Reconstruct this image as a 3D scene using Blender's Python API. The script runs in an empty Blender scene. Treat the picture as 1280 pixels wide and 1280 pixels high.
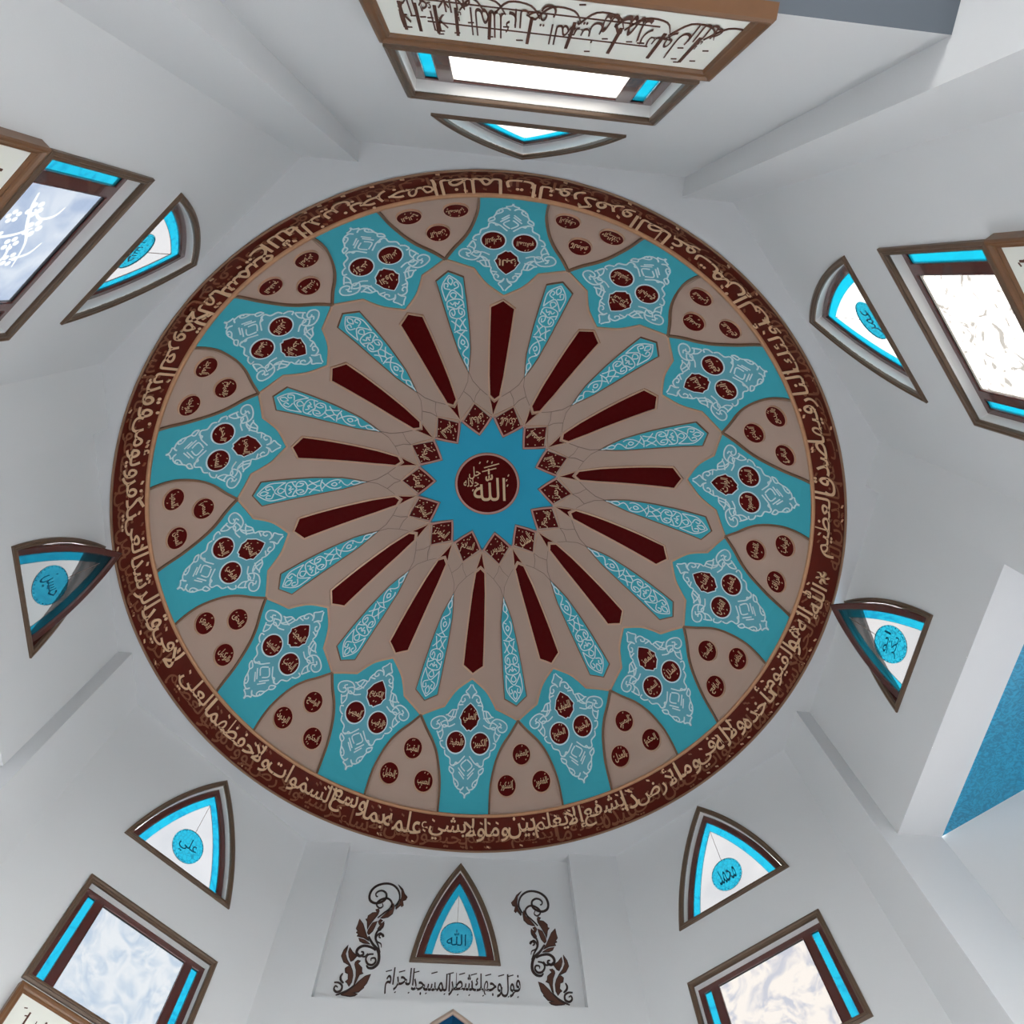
import bpy, math, random
from mathutils import Vector, Matrix
from mathutils.geometry import delaunay_2d_cdt

random.seed(7)
S = 3.0            # metres per unit: the painted dome springs from a circle of radius 1 unit
EYE = 1.5          # height of the lens above the floor
LENS_PX = 827.66
TILT = (0.33921, -0.02154, -0.01208)
CAM_X, CAM_Y, SPRING, TURN = 0.0398, -0.76715, 1.67165, 1.67312
# per wall: apothem, turn, side shift, lancet top, lancet base, lancet half width
WALLFIT = {
    'B': (1.02308, -0.00611, 0.00525, 1.64515, 1.31288, 0.12643), 'BR': (1.05986, -0.00207, -0.00495, 1.66436, 1.3282, 0.17781),
    'R': (1.03033, 0.01919, 0.0222, 1.66928, 1.33725, 0.1342), 'TR': (1.04103, 0.0194, 0.03303, 1.64197, 1.30773, 0.17547),
    'T': (1.02612, -0.00367, -0.00205, 1.65132, 1.31104, 0.17143), 'TL': (1.03501, -0.01852, -0.0189, 1.65684, 1.32377, 0.17423),
    'L': (1.01671, -0.00061, 0.00715, 1.66498, 1.33224, 0.13765), 'BL': (1.04637, -0.00761, 0.01268, 1.65478, 1.32478, 0.17394)}
# rectangular windows: top, base, half width, side shift
RECTFIT = {'BR': (1.19249, 0.94219, 0.1958, -0.00054), 'TR': (1.18202, 0.92257, 0.19224, -0.00699), 'T': (1.20096, 0.95663, 0.19767, 0.0),
           'TL': (1.20432, 0.94167, 0.19429, 0.00791), 'BL': (1.19494, 0.95335, 0.19247, 0.00854)}

# ------------------------------------------------------------------ camera
def rot_rows(rx, ry, rz):
    cx, sx, cy, sy, cz, sz = math.cos(rx), math.sin(rx), math.cos(ry), math.sin(ry), math.cos(rz), math.sin(rz)
    A = Matrix(((cz, -sz, 0), (sz, cz, 0), (0, 0, 1)))
    B = Matrix(((cy, 0, sy), (0, 1, 0), (-sy, 0, cy)))
    D = Matrix(((1, 0, 0), (0, cx, -sx), (0, sx, cx)))
    return A @ B @ D
scene = bpy.context.scene
COL = scene.collection
R = rot_rows(*TILT)
cam_data = bpy.data.cameras.new('camera')
cam_data.sensor_width = 36.0
cam_data.sensor_fit = 'HORIZONTAL'
cam_data.lens = 36.0 * LENS_PX / 1280.0
cam_data.clip_start = 0.02
cam = bpy.data.objects.new('camera', cam_data)
COL.objects.link(cam)
M = Matrix.Identity(4)
for i in range(3):
    M[i][0] = R[0][i]; M[i][1] = -R[1][i]; M[i][2] = -R[2][i]
M[0][3], M[1][3], M[2][3] = CAM_X * S, CAM_Y * S, EYE
cam.matrix_world = M
scene.camera = cam

# ------------------------------------------------------------------ sky and exposure
scene.view_settings.view_transform = 'Standard'
scene.view_settings.look = 'None'
scene.view_settings.gamma = 1.0
scene.view_settings.use_curve_mapping = False
scene.view_settings.exposure = 0.0
world = bpy.data.worlds.new('daylight')
scene.world = world
world.use_nodes = True
wt = world.node_tree
wt.nodes.clear()
def wn(t, **k):
    n = wt.nodes.new(t)
    for a, b in k.items(): setattr(n, a, b)
    return n
w_out = wn('ShaderNodeOutputWorld'); w_bg = wn('ShaderNodeBackground'); w_tc = wn('ShaderNodeTexCoord')
w_dot = wn('ShaderNodeVectorMath', operation='DOT_PRODUCT')
w_dot.inputs[1].default_value = Vector((0.80, -0.45, 0.40)).normalized()   # the hazy sun's side
w_side = wn('ShaderNodeValToRGB')
w_side.color_ramp.elements[0].position = 0.0; w_side.color_ramp.elements[0].color = (0.86, 0.92, 0.98, 1)
w_side.color_ramp.elements[1].position = 1.0; w_side.color_ramp.elements[1].color = (1.0, 0.95, 0.90, 1)
w_add = wn('ShaderNodeMath', operation='MULTIPLY_ADD'); w_add.inputs[1].default_value = 0.5; w_add.inputs[2].default_value = 0.5
w_sep = wn('ShaderNodeSeparateXYZ')
w_hor = wn('ShaderNodeMapRange'); w_hor.inputs[1].default_value = -0.06; w_hor.inputs[2].default_value = 0.03
w_mix = wn('ShaderNodeMix', data_type='RGBA'); w_mix.inputs[6].default_value = (0.84, 0.83, 0.80, 1)
L = wt.links
L.new(w_tc.outputs['Generated'], w_dot.inputs[0]); L.new(w_dot.outputs['Value'], w_add.inputs[0])
L.new(w_add.outputs[0], w_side.inputs[0]); L.new(w_tc.outputs['Generated'], w_sep.inputs[0])
L.new(w_sep.outputs['Z'], w_hor.inputs[0]); L.new(w_hor.outputs[0], w_mix.inputs[0])
L.new(w_side.outputs[0], w_mix.inputs[7]); L.new(w_mix.outputs[2], w_bg.inputs[0]); L.new(w_bg.outputs[0], w_out.inputs[0])
SKY = 16.0
w_bg.inputs[1].default_value = SKY
world.cycles.sampling_method = 'MANUAL'
world.cycles.sample_map_resolution = 256
scene.cycles.max_bounces = 10
scene.cycles.diffuse_bounces = 6
scene.cycles.transparent_max_bounces = 12
scene.cycles.use_denoising = True

# ------------------------------------------------------------------ materials
def lin(c):
    return tuple(((v / 255) / 12.92 if v <= 10 else ((v / 255 + 0.055) / 1.055) ** 2.4) for v in c) + (1.0,)
def mat(name, col, rough=0.6, metal=0.0, spec=0.5, noise=0.0, nscale=30.0, bump=0.0, bscale=60.0, bdist=0.004, coat=0.0):
    m = bpy.data.materials.new(name); m.use_nodes = True
    nt = m.node_tree; b = nt.nodes['Principled BSDF']
    b.inputs['Roughness'].default_value = rough; b.inputs['Metallic'].default_value = metal
    b.inputs['Specular IOR Level'].default_value = spec; b.inputs['Coat Weight'].default_value = coat
    c = lin(col); b.inputs['Base Color'].default_value = c
    if noise or bump:
        tc = nt.nodes.new('ShaderNodeTexCoord')
    if noise:
        n = nt.nodes.new('ShaderNodeTexNoise'); n.inputs['Scale'].default_value = nscale; n.inputs['Detail'].default_value = 5
        mx = nt.nodes.new('ShaderNodeMix'); mx.data_type = 'RGBA'
        mx.inputs[6].default_value = tuple(v * (1 - noise) for v in c[:3]) + (1,)
        mx.inputs[7].default_value = tuple(min(1, v * (1 + noise)) for v in c[:3]) + (1,)
        nt.links.new(tc.outputs['Object'], n.inputs['Vector']); nt.links.new(n.outputs[0], mx.inputs[0]); nt.links.new(mx.outputs[2], b.inputs['Base Color'])
    if bump:
        n = nt.nodes.new('ShaderNodeTexNoise'); n.inputs['Scale'].default_value = bscale; n.inputs['Detail'].default_value = 3
        bp = nt.nodes.new('ShaderNodeBump'); bp.inputs['Strength'].default_value = bump; bp.inputs['Distance'].default_value = bdist
        nt.links.new(tc.outputs['Object'], n.inputs['Vector']); nt.links.new(n.outputs[0], bp.inputs['Height']); nt.links.new(bp.outputs[0], b.inputs['Normal'])
    return m
def glass(name, col, dark, mode='noise', scale=6.0, lo=0.4, hi=0.6, diffuse=0.25, dcol=None):
    """Figured glass: daylight passes through it tinted, part of it scattered."""
    g = 1.0 / SKY; col = [v * g for v in col]; dark = [v * g for v in dark]; dcol = [v * g for v in dcol]
    m = bpy.data.materials.new(name); m.use_nodes = True
    nt = m.node_tree; nt.nodes.clear(); N = nt.nodes.new; K = nt.links.new
    out = N('ShaderNodeOutputMaterial'); tr = N('ShaderNodeBsdfTransparent'); tl = N('ShaderNodeBsdfTranslucent'); gl = N('ShaderNodeBsdfGlossy')
    gl.inputs['Roughness'].default_value = 0.15
    tc = N('ShaderNodeTexCoord')
    if mode == 'voronoi':
        t = N('ShaderNodeTexVoronoi'); t.feature = 'DISTANCE_TO_EDGE'; src = t.outputs['Distance']
    elif mode == 'swirl':
        t = N('ShaderNodeTexNoise'); t.inputs['Detail'].default_value = 3; t.inputs['Distortion'].default_value = 2.2; src = t.outputs[0]
    else:
        t = N('ShaderNodeTexNoise'); t.inputs['Detail'].default_value = 4; t.inputs['Distortion'].default_value = 0.6; src = t.outputs[0]
    t.inputs['Scale'].default_value = scale
    K(tc.outputs['Object'], t.inputs['Vector'])
    mr = N('ShaderNodeMapRange'); mr.inputs[1].default_value = lo; mr.inputs[2].default_value = hi; K(src, mr.inputs[0])
    mx = N('ShaderNodeMix'); mx.data_type = 'RGBA'
    mx.inputs[6].default_value = tuple(dark) + (1,); mx.inputs[7].default_value = tuple(col) + (1,)
    K(mr.outputs[0], mx.inputs[0]); K(mx.outputs[2], tr.inputs[0])
    tl.inputs[0].default_value = tuple(dcol or col) + (1,)
    a = N('ShaderNodeMixShader'); a.inputs[0].default_value = diffuse; K(tr.outputs[0], a.inputs[1]); K(tl.outputs[0], a.inputs[2])
    b = N('ShaderNodeMixShader'); b.inputs[0].default_value = 0.05; K(a.outputs[0], b.inputs[1]); K(gl.outputs[0], b.inputs[2])
    K(b.outputs[0], out.inputs[0])
    return m

MT = dict(
    wall=mat('wall_paint', (212, 214, 216), 0.85, spec=0.2, noise=0.02, nscale=1.5, bump=0.25, bscale=160, bdist=0.0015),
    lintel=mat('shaded_hall_soffit_paint', (104, 112, 120), 0.85, spec=0.2, noise=0.03, nscale=2),  # darker wall paint: the hall's shade is in the colour
    taupe=mat('dome_taupe_paint', (198, 172, 157), 0.8, spec=0.15, noise=0.03, nscale=3, bump=0.15, bscale=120, bdist=0.001),
    teal=mat('dome_teal_paint', (76, 188, 206), 0.75, spec=0.15, noise=0.04, nscale=4, bump=0.15, bscale=120, bdist=0.001),
    centre=mat('dome_centre_blue_paint', (58, 180, 218), 0.75, spec=0.15, noise=0.04, nscale=4),
    teal_in=mat('dome_pale_teal_paint', (112, 188, 206), 0.75, spec=0.25, noise=0.04, nscale=4),
    maroon=mat('dome_maroon_paint', (92, 8, 6), 0.6, spec=0.15, noise=0.05, nscale=8),
    band=mat('band_maroon_paint', (92, 26, 14), 0.45, spec=0.25, noise=0.22, nscale=9),
    spoke=mat('spoke_maroon_paint', (86, 2, 3), 0.6, spec=0.1, noise=0.03, nscale=8),
    gold=mat('gold_paint', (214, 176, 148), 0.42, metal=0.25, spec=0.5, noise=0.10, nscale=14),
    bronze=mat('bronze_line_paint', (142, 108, 84), 0.5, metal=0.2, noise=0.15, nscale=12),
    rose=mat('rose_line_paint', (206, 150, 140), 0.5, spec=0.4),
    cream=mat('cream_lettering_paint', (226, 192, 154), 0.45, metal=0.1, spec=0.4, noise=0.06, nscale=20),
    band_gold=mat('band_gold_lettering', (232, 194, 156), 0.4, metal=0.2, noise=0.2, nscale=6),
    band_dim=mat('shaded_band_lettering', (140, 84, 58), 0.5, metal=0.1, noise=0.2, nscale=6),  # shade on the lower tier, put into its colour
    dim_gold=mat('dull_gold_paint', (200, 150, 112), 0.45, metal=0.2, noise=0.15, nscale=20),  # duller gold for the upper border
    white=mat('white_filigree_paint', (230, 248, 252), 0.6, spec=0.3),
    line=mat('dark_hairline_paint', (136, 116, 104), 0.7),
    trim=mat('brown_oak_trim', (98, 78, 62), 0.35, spec=0.5, noise=0.16, nscale=25),
    sash=mat('mahogany_sash', (84, 44, 40), 0.22, spec=0.6, noise=0.12, nscale=18, coat=0.4),
    frame=mat('walnut_picture_frame', (114, 78, 48), 0.35, spec=0.5, noise=0.18, nscale=18, coat=0.2),
    paper=mat('cream_board', (232, 234, 226), 0.6, noise=0.02, nscale=5),
    ink=mat('brown_ink', (84, 48, 34), 0.6),
    black=mat('near_black_brown_ink', (46, 30, 26), 0.6),
    reveal=mat('white_reveal_paint', (236, 238, 238), 0.55, spec=0.35),
    carpet=mat('carpet_wool', (146, 146, 148), 0.95, spec=0.1, noise=0.12, nscale=6, bump=0.4, bscale=300),
    niche=mat('niche_blue_tile', (30, 84, 124), 0.25, spec=0.6, noise=0.2, nscale=30),
    stone=mat('mihrab_stone', (176, 156, 142), 0.4, spec=0.5, noise=0.14, nscale=22),
    letter_blue=mat('dark_blue_glass_paint', (8, 74, 104), 0.3),
    cyan=glass('cyan_glass', (0.02, 0.68, 1.0), (0.01, 0.42, 0.75), 'swirl', 7, 0.36, 0.52, 0.2, (0.05, 0.9, 1.2)),
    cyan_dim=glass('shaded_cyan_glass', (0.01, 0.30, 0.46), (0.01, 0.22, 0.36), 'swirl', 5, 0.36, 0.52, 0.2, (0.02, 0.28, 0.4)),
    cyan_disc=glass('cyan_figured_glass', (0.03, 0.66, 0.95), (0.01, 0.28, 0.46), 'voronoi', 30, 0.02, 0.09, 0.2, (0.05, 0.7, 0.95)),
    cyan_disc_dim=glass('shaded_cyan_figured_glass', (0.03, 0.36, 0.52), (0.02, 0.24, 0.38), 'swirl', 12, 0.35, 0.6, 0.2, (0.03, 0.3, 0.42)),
    etched=glass('white_etched_glass', (1.3, 1.35, 1.3), (1.2, 1.25, 1.2), 'noise', 3, 0.4, 0.6, 0.3, (1.6, 1.6, 1.6)),
    ice_blue=glass('pale_blue_figured_glass', (0.86, 0.94, 1.05), (0.50, 0.62, 0.84), 'swirl', 2.2, 0.36, 0.6, 0.12, (0.8, 0.85, 0.95)),
    ice=glass('ice_blue_figured_glass', (0.98, 1.0, 1.02), (0.62, 0.74, 0.88), 'swirl', 5.0, 0.34, 0.60, 0.15, (0.9, 0.9, 0.9)),
    peach=glass('peach_figured_glass', (1.16, 1.08, 1.0), (0.68, 0.70, 0.80), 'swirl', 4.5, 0.38, 0.56, 0.15, (0.9, 0.9, 0.9)),
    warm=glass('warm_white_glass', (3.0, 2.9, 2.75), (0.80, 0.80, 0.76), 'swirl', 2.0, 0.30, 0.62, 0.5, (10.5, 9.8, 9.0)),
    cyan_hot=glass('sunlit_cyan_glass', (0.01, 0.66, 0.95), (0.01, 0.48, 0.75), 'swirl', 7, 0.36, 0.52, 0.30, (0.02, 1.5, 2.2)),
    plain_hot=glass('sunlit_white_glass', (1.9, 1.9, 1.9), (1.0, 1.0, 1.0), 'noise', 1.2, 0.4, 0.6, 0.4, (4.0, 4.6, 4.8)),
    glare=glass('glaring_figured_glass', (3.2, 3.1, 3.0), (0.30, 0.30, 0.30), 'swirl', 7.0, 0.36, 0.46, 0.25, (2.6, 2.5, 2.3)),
    plain=glass('plain_white_glass', (0.98, 0.98, 1.0), (0.82, 0.84, 0.88), 'noise', 1.2, 0.4, 0.6, 0.2, (0.9, 0.9, 0.9)),
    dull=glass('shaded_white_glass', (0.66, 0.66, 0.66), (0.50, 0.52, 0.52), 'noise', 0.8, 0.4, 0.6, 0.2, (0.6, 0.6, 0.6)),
)
# damask wall paper / stretched ceiling of the side bay
def damask():
    m = mat('blue_damask_ceiling', (20, 128, 170), 0.35, spec=0.7)
    nt = m.node_tree; b = nt.nodes['Principled BSDF']; N = nt.nodes.new; K = nt.links.new
    tc = N('ShaderNodeTexCoord'); n = N('ShaderNodeTexNoise'); n.inputs['Scale'].default_value = 14; n.inputs['Distortion'].default_value = 4.0; n.inputs['Detail'].default_value = 3
    K(tc.outputs['Object'], n.inputs['Vector'])
    mr = N('ShaderNodeMapRange'); mr.inputs[1].default_value = 0.42; mr.inputs[2].default_value = 0.58; K(n.outputs[0], mr.inputs[0])
    mx = N('ShaderNodeMix'); mx.data_type = 'RGBA'; mx.inputs[6].default_value = lin((8, 120, 156)); mx.inputs[7].default_value = lin((26, 150, 190))
    K(mr.outputs[0], mx.inputs[0]); K(mx.outputs[2], b.inputs['Base Color'])
    return m
MT['damask'] = damask()

# ------------------------------------------------------------------ object helpers
def U(p):
    return (p[0] * S, p[1] * S, p[2] * S + EYE)
def obj(name, verts, faces, material, parent=None, smooth=False):
    me = bpy.data.meshes.new(name)
    me.from_pydata([U(v) for v in verts], [], faces)
    me.materials.append(MT[material] if isinstance(material, str) else material)
    if smooth:
        me.polygons.foreach_set('use_smooth', [True] * len(me.polygons))
    me.update()
    o = bpy.data.objects.new(name, me); COL.objects.link(o)
    if parent:
        o.parent = parent
        o.matrix_parent_inverse = parent.matrix_basis.inverted()
    return o
def empty(name, at):
    o = bpy.data.objects.new(name, None); o.empty_display_size = 0.2; COL.objects.link(o); o.location = U(at)
    return o
def tag(o, label=None, cat=None, group=None, kind=None):
    if label: o['label'] = label
    if cat: o['category'] = cat
    if group: o['group'] = group
    if kind: o['kind'] = kind
    return o
class MB:
    def __init__(self): self.v = []; self.f = []
    def add(self, v, f):
        n = len(self.v); self.v += [tuple(p) for p in v]; self.f += [tuple(i + n for i in q) for q in f]
    def build(self, name, material, parent=None, smooth=False):
        return obj(name, self.v, self.f, material, parent, smooth)

# ------------------------------------------------------------------ 2D helpers
def area(P):
    return 0.5 * sum(P[i - 1][0] * P[i][1] - P[i][0] * P[i - 1][1] for i in range(len(P)))
def ccw(P):
    return list(P) if area(P) > 0 else list(reversed(P))
def inside(P, x, y):
    c = False; n = len(P)
    for i in range(n):
        x1, y1 = P[i - 1]; x2, y2 = P[i]
        if (y1 > y) != (y2 > y) and x < (x2 - x1) * (y - y1) / (y2 - y1) + x1: c = not c
    return c
def inset(P, d):
    """inward miter offset of a counter-clockwise polygon"""
    n = len(P); out = []
    for i in range(n):
        a, b, c = P[i - 1], P[i], P[(i + 1) % n]
        e1 = (b[0] - a[0], b[1] - a[1]); e2 = (c[0] - b[0], c[1] - b[1])
        l1 = math.hypot(*e1) or 1e-9; l2 = math.hypot(*e2) or 1e-9
        n1 = (-e1[1] / l1, e1[0] / l1); n2 = (-e2[1] / l2, e2[0] / l2)
        k = 1 + n1[0] * n2[0] + n1[1] * n2[1]
        k = max(k, 0.12)
        out.append((b[0] + d * (n1[0] + n2[0]) / k, b[1] + d * (n1[1] + n2[1]) / k))
    return out
def densify(P, step, closed=True):
    out = []; n = len(P)
    for i in range(n if closed else n - 1):
        a, b = P[i], P[(i + 1) % n]
        k = max(1, int(math.ceil(math.hypot(b[0] - a[0], b[1] - a[1]) / step)))
        for j in range(k): out.append((a[0] + (b[0] - a[0]) * j / k, a[1] + (b[1] - a[1]) * j / k))
    if not closed: out.append(P[-1])
    return out
def tri(outer, holes=(), grid=None):
    """triangulate polygon with holes; optional inner grid points for curved targets"""
    pts = []; edges = []
    for loop in [outer] + list(holes):
        n0 = len(pts); m = len(loop); pts += [Vector(q) for q in loop]
        edges += [(n0 + i, n0 + (i + 1) % m) for i in range(m)]
    if grid:
        xs = [q[0] for q in outer]; ys = [q[1] for q in outer]
        inn = inset(ccw(outer), grid * 0.3)
        x = min(xs)
        while x < max(xs):
            y = min(ys)
            while y < max(ys):
                if inside(inn, x, y) and not any(inside(h, x, y) for h in holes): pts.append(Vector((x, y)))
                y += grid
            x += grid
    v, e, f, *_ = delaunay_2d_cdt(pts, edges, [], 0, 1e-7)
    keep = []
    for t in f:
        cx = sum(v[i][0] for i in t) / len(t); cy = sum(v[i][1] for i in t) / len(t)
        if inside(outer, cx, cy) and not any(inside(h, cx, cy) for h in holes):
            keep.append(tuple(t))
    return [tuple(q) for q in v], keep
def catmull(P, k=4, closed=False):
    n = len(P); out = []
    if n < 3: return list(P)
    for i in range(n if closed else n - 1):
        if closed: p0, p1, p2, p3 = P[i - 1], P[i], P[(i + 1) % n], P[(i + 2) % n]
        else: p0, p1, p2, p3 = P[max(i - 1, 0)], P[i], P[i + 1], P[min(i + 2, n - 1)]
        for j in range(k):
            t = j / k
            out.append(tuple(0.5 * (2 * p1[a] + (p2[a] - p0[a]) * t + (2 * p0[a] - 5 * p1[a] + 4 * p2[a] - p3[a]) * t * t + (3 * p1[a] - p0[a] - 3 * p2[a] + p3[a]) * t ** 3) for a in (0, 1)))
    if not closed: out.append(tuple(P[-1]))
    return out
def ribbon2d(P, w, closed=False, taper=False):
    """left and right rails of a stroke of width w"""
    n = len(P); Lr = []; Rr = []
    for i in range(n):
        a = P[i - 1] if (i or closed) else P[i]; b = P[(i + 1) % n] if (i < n - 1 or closed) else P[i]
        dx, dy = b[0] - a[0], b[1] - a[1]; l = math.hypot(dx, dy) or 1e-9
        h = w / 2
        if taper and not closed:
            t = i / (n - 1); h *= 0.35 + 0.65 * math.sin(math.pi * min(1, t * 0.85 + 0.12))
        Lr.append((P[i][0] - dy / l * h, P[i][1] + dx / l * h)); Rr.append((P[i][0] + dy / l * h, P[i][1] - dx / l * h))
    return Lr, Rr
def slab(mb, mapf, outer, holes, h0, h1, grid=None):
    """a raised plate: top at h1 with sides down to h0"""
    v, f = tri(outer, holes, grid)
    mb.add([mapf(x, y, h1) for x, y in v], f)
    for loop in [outer] + list(holes):
        m = len(loop)
        mb.add([mapf(x, y, h1) for x, y in loop] + [mapf(x, y, h0) for x, y in loop],
               [(i, (i + 1) % m, m + (i + 1) % m, m + i) for i in range(m)])
def stroke(mb, mapf, P, w, h0, h1, closed=False, taper=False):
    A, B = ribbon2d(P, w, closed, taper); n = len(P)
    v = [mapf(x, y, h1) for x, y in A] + [mapf(x, y, h1) for x, y in B] + [mapf(x, y, h0) for x, y in A] + [mapf(x, y, h0) for x, y in B]
    f = []
    for i in range(n if closed else n - 1):
        j = (i + 1) % n
        f += [(i, j, n + j, n + i), (2 * n + i, 2 * n + j, j, i), (n + i, n + j, 3 * n + j, 3 * n + i)]
    if not closed: f += [(0, n, 3 * n, 2 * n), (n - 1, 2 * n - 1, 4 * n - 1, 3 * n - 1)]
    mb.add(v, f)
def moulding(mb, mapf, P, profile):
    """sweep (inset, height) profile round a counter-clockwise polygon"""
    n = len(P(0) if callable(P) else P); loops = []
    for d, h in profile:
        Q = P(d) if callable(P) else inset(P, d) if d else P
        loops.append([mapf(x, y, h) for x, y in Q])
    v = [q for l in loops for q in l]; f = []
    for k in range(len(loops) - 1):
        for i in range(n):
            j = (i + 1) % n; f.append((k * n + i, k * n + j, (k + 1) * n + j, (k + 1) * n + i))
    mb.add(v, f)
def circle(cx, cy, r, n=28, sy=1.0):
    return [(cx + r * math.cos(2 * math.pi * i / n), cy + r * sy * math.sin(2 * math.pi * i / n)) for i in range(n)]

# ------------------------------------------------------------------ Arabic lettering (shaped by hand from the built-in font)
FORMS = {'ء': (0xFE80,), 'آ': (0xFE81, 0xFE82), 'أ': (0xFE83, 0xFE84), 'ؤ': (0xFE85, 0xFE86), 'إ': (0xFE87, 0xFE88),
         'ئ': (0xFE89, 0xFE8A, 0xFE8B, 0xFE8C), 'ا': (0xFE8D, 0xFE8E), 'ب': (0xFE8F, 0xFE90, 0xFE91, 0xFE92), 'ة': (0xFE93, 0xFE94)}
_n = 0xFE95
for ch, k in (('ت', 4), ('ث', 4), ('ج', 4), ('ح', 4), ('خ', 4), ('د', 2), ('ذ', 2), ('ر', 2), ('ز', 2), ('س', 4), ('ش', 4), ('ص', 4), ('ض', 4),
              ('ط', 4), ('ظ', 4), ('ع', 4), ('غ', 4), ('ف', 4), ('ق', 4), ('ك', 4), ('ل', 4), ('م', 4), ('ن', 4), ('ه', 4), ('و', 2), ('ى', 2), ('ي', 4)):
    FORMS[ch] = tuple(_n + i for i in range(k)); _n += k
LAMALEF = {'آ': 0xFEF5, 'أ': 0xFEF7, 'إ': 0xFEF9, 'ا': 0xFEFB}
def shape(word):
    if word == 'الله': return [chr(0xFDF2)]
    out = []; i = 0; prev = False
    while i < len(word):
        c = word[i]
        if c == 'ل' and i + 1 < len(word) and word[i + 1] in LAMALEF:
            out.append(chr(LAMALEF[word[i + 1]] + (1 if prev else 0))); prev = False; i += 2; continue
        f = FORMS[c]; nxt = i + 1 < len(word) and word[i + 1] != 'ء'; dual = len(f) == 4
        g = f[3] if prev and nxt and dual else f[1] if prev and len(f) > 1 else f[2] if nxt and dual else f[0]
        out.append(chr(g)); prev = dual and nxt; i += 1
    return out[::-1]
GLYPH = {}
def glyph(ch, bold=0.0):
    key = (ch, bold)
    if key in GLYPH: return GLYPH[key]
    def measure(s, keep=False):
        cu = bpy.data.curves.new('glyph', 'FONT'); cu.body = s; cu.size = 1.0; cu.resolution_u = 2; cu.offset = bold
        o = bpy.data.objects.new('glyph', cu); COL.objects.link(o)
        me = bpy.data.meshes.new_from_object(o.evaluated_get(bpy.context.evaluated_depsgraph_get()))
        v = [(q.co.x, q.co.y) for q in me.vertices]; f = [tuple(p.vertices) for p in me.polygons]
        bpy.data.objects.remove(o); bpy.data.curves.remove(cu); bpy.data.meshes.remove(me)
        return v, f
    v, f = measure(ch); v2, _ = measure(ch + ch)
    adv = (max(x for x, y in v2) - max(x for x, y in v)) if v else 0.3
    GLYPH[key] = (v, f, adv)
    return GLYPH[key]
def word_layout(word, bold=0.0):
    """glyph triangles of a word laid left to right: list of (verts, faces), width, ymin, ymax"""
    x = 0; parts = []
    for ch in shape(word):
        v, f, adv = glyph(ch, bold)
        parts.append(([(px + x, py) for px, py in v], f)); x += adv
    ys = [py for v, f in parts for _, py in v]
    xs = [px for v, f in parts for px, _ in v]
    return parts, min(xs), max(xs), min(ys), max(ys)
_lift = [0]
def put_word(mb, word, mapf, x0, y0, w, h, up, bold=0.0, keep=False):
    """fit a word in the box x0..x0+w, y0..y0+h of a surface; successive glyphs sit a hair apart so they never share a plane"""
    parts, a, b, c, d = word_layout(word, bold)
    sx, sy = w / (b - a), h / (d - c)
    if keep:
        s = min(sx, sy); x0 += (w - s * (b - a)) / 2; y0 += (h - s * (d - c)) / 2; sx = sy = s
    for v, f in parts:
        _lift[0] = (_lift[0] + 1) % 3
        hh = up + 0.00012 * _lift[0]
        mb.add([mapf(x0 + (px - a) * sx, y0 + (py - c) * sy, hh) for px, py in v], f)
def text_width(words, gap=0.22, bold=0.0):
    return sum(word_layout(w, bold)[2] - word_layout(w, bold)[1] for w in words) + gap * (len(words) - 1)
# ------------------------------------------------------------------ painted dome
SP = 360.0 / 14
AZ0 = -7.46
Z0, R1, H, EX = 1.784, 0.963, 0.735, 1.16
ZS = SPRING
_tab = []
_N = 600
_prev = None; _acc = 0.0
for i in range(_N + 1):
    t = math.pi / 2 * i / _N
    r = R1 * math.sin(t); z = Z0 + H * max(math.cos(t), 0) ** EX
    if _prev: _acc += math.hypot(r - _prev[0], z - _prev[1])
    _prev = (r, z); _tab.append((_acc, r, z))
RHO_MAX = _acc
def rho_of_r(r):
    for i in range(1, _N + 1):
        if _tab[i][1] >= r:
            a, b = _tab[i - 1], _tab[i]; return a[0] + (b[0] - a[0]) * (r - a[1]) / (b[1] - a[1])
    return RHO_MAX
def prof(rho):
    import bisect
    rho = min(max(rho, 0), RHO_MAX)
    i = min(max(bisect.bisect_left(_keys, rho), 1), _N)
    a, b = _tab[i - 1], _tab[i]; k = (rho - a[0]) / (b[0] - a[0]); l = b[0] - a[0]
    return a[1] + (b[1] - a[1]) * k, a[2] + (b[2] - a[2]) * k, (b[1] - a[1]) / l, (b[2] - a[2]) / l
_keys = [q[0] for q in _tab]
def dome(x, y, h):
    rho = math.hypot(x, y)
    r, z, dr, dz = prof(rho)
    c, s = (x / rho, y / rho) if rho > 1e-9 else (1, 0)
    r2 = r + dz * h; z2 = z - dr * h          # inward normal = (dz, -dr) in the (r, z) plane
    return (r2 * c, r2 * s, z2)
def pp(r, off, k=0):
    a = math.radians(AZ0 + k * SP + off); q = rho_of_r(r)
    return (q * math.cos(a), q * math.sin(a))
def frame_at(r, off, k=0):
    """local axes on the unrolled dome: ex runs right, ey runs towards the apex"""
    a = math.radians(AZ0 + k * SP + off); q = rho_of_r(r)
    c = (q * math.cos(a), q * math.sin(a)); ey = (-math.cos(a), -math.sin(a)); ex = (math.sin(a), -math.cos(a))
    return lambda x, y, h: dome(c[0] + ex[0] * x + ey[0] * y, c[1] + ex[1] * x + ey[1] * y, h)
G = 0.035
D = empty('painted_dome', (0, 0, Z0))
tag(D, 'round painted dome with teal, taupe and maroon fourteen-fold rosette and gold lettered rim', 'dome')
mb = MB(); NA, NR = 196, 60
for i in range(NR + 1):
    q = RHO_MAX * i / NR
    for j in range(NA):
        a = 2 * math.pi * j / NA; mb.v.append(dome(q * math.cos(a), q * math.sin(a), 0))
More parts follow.
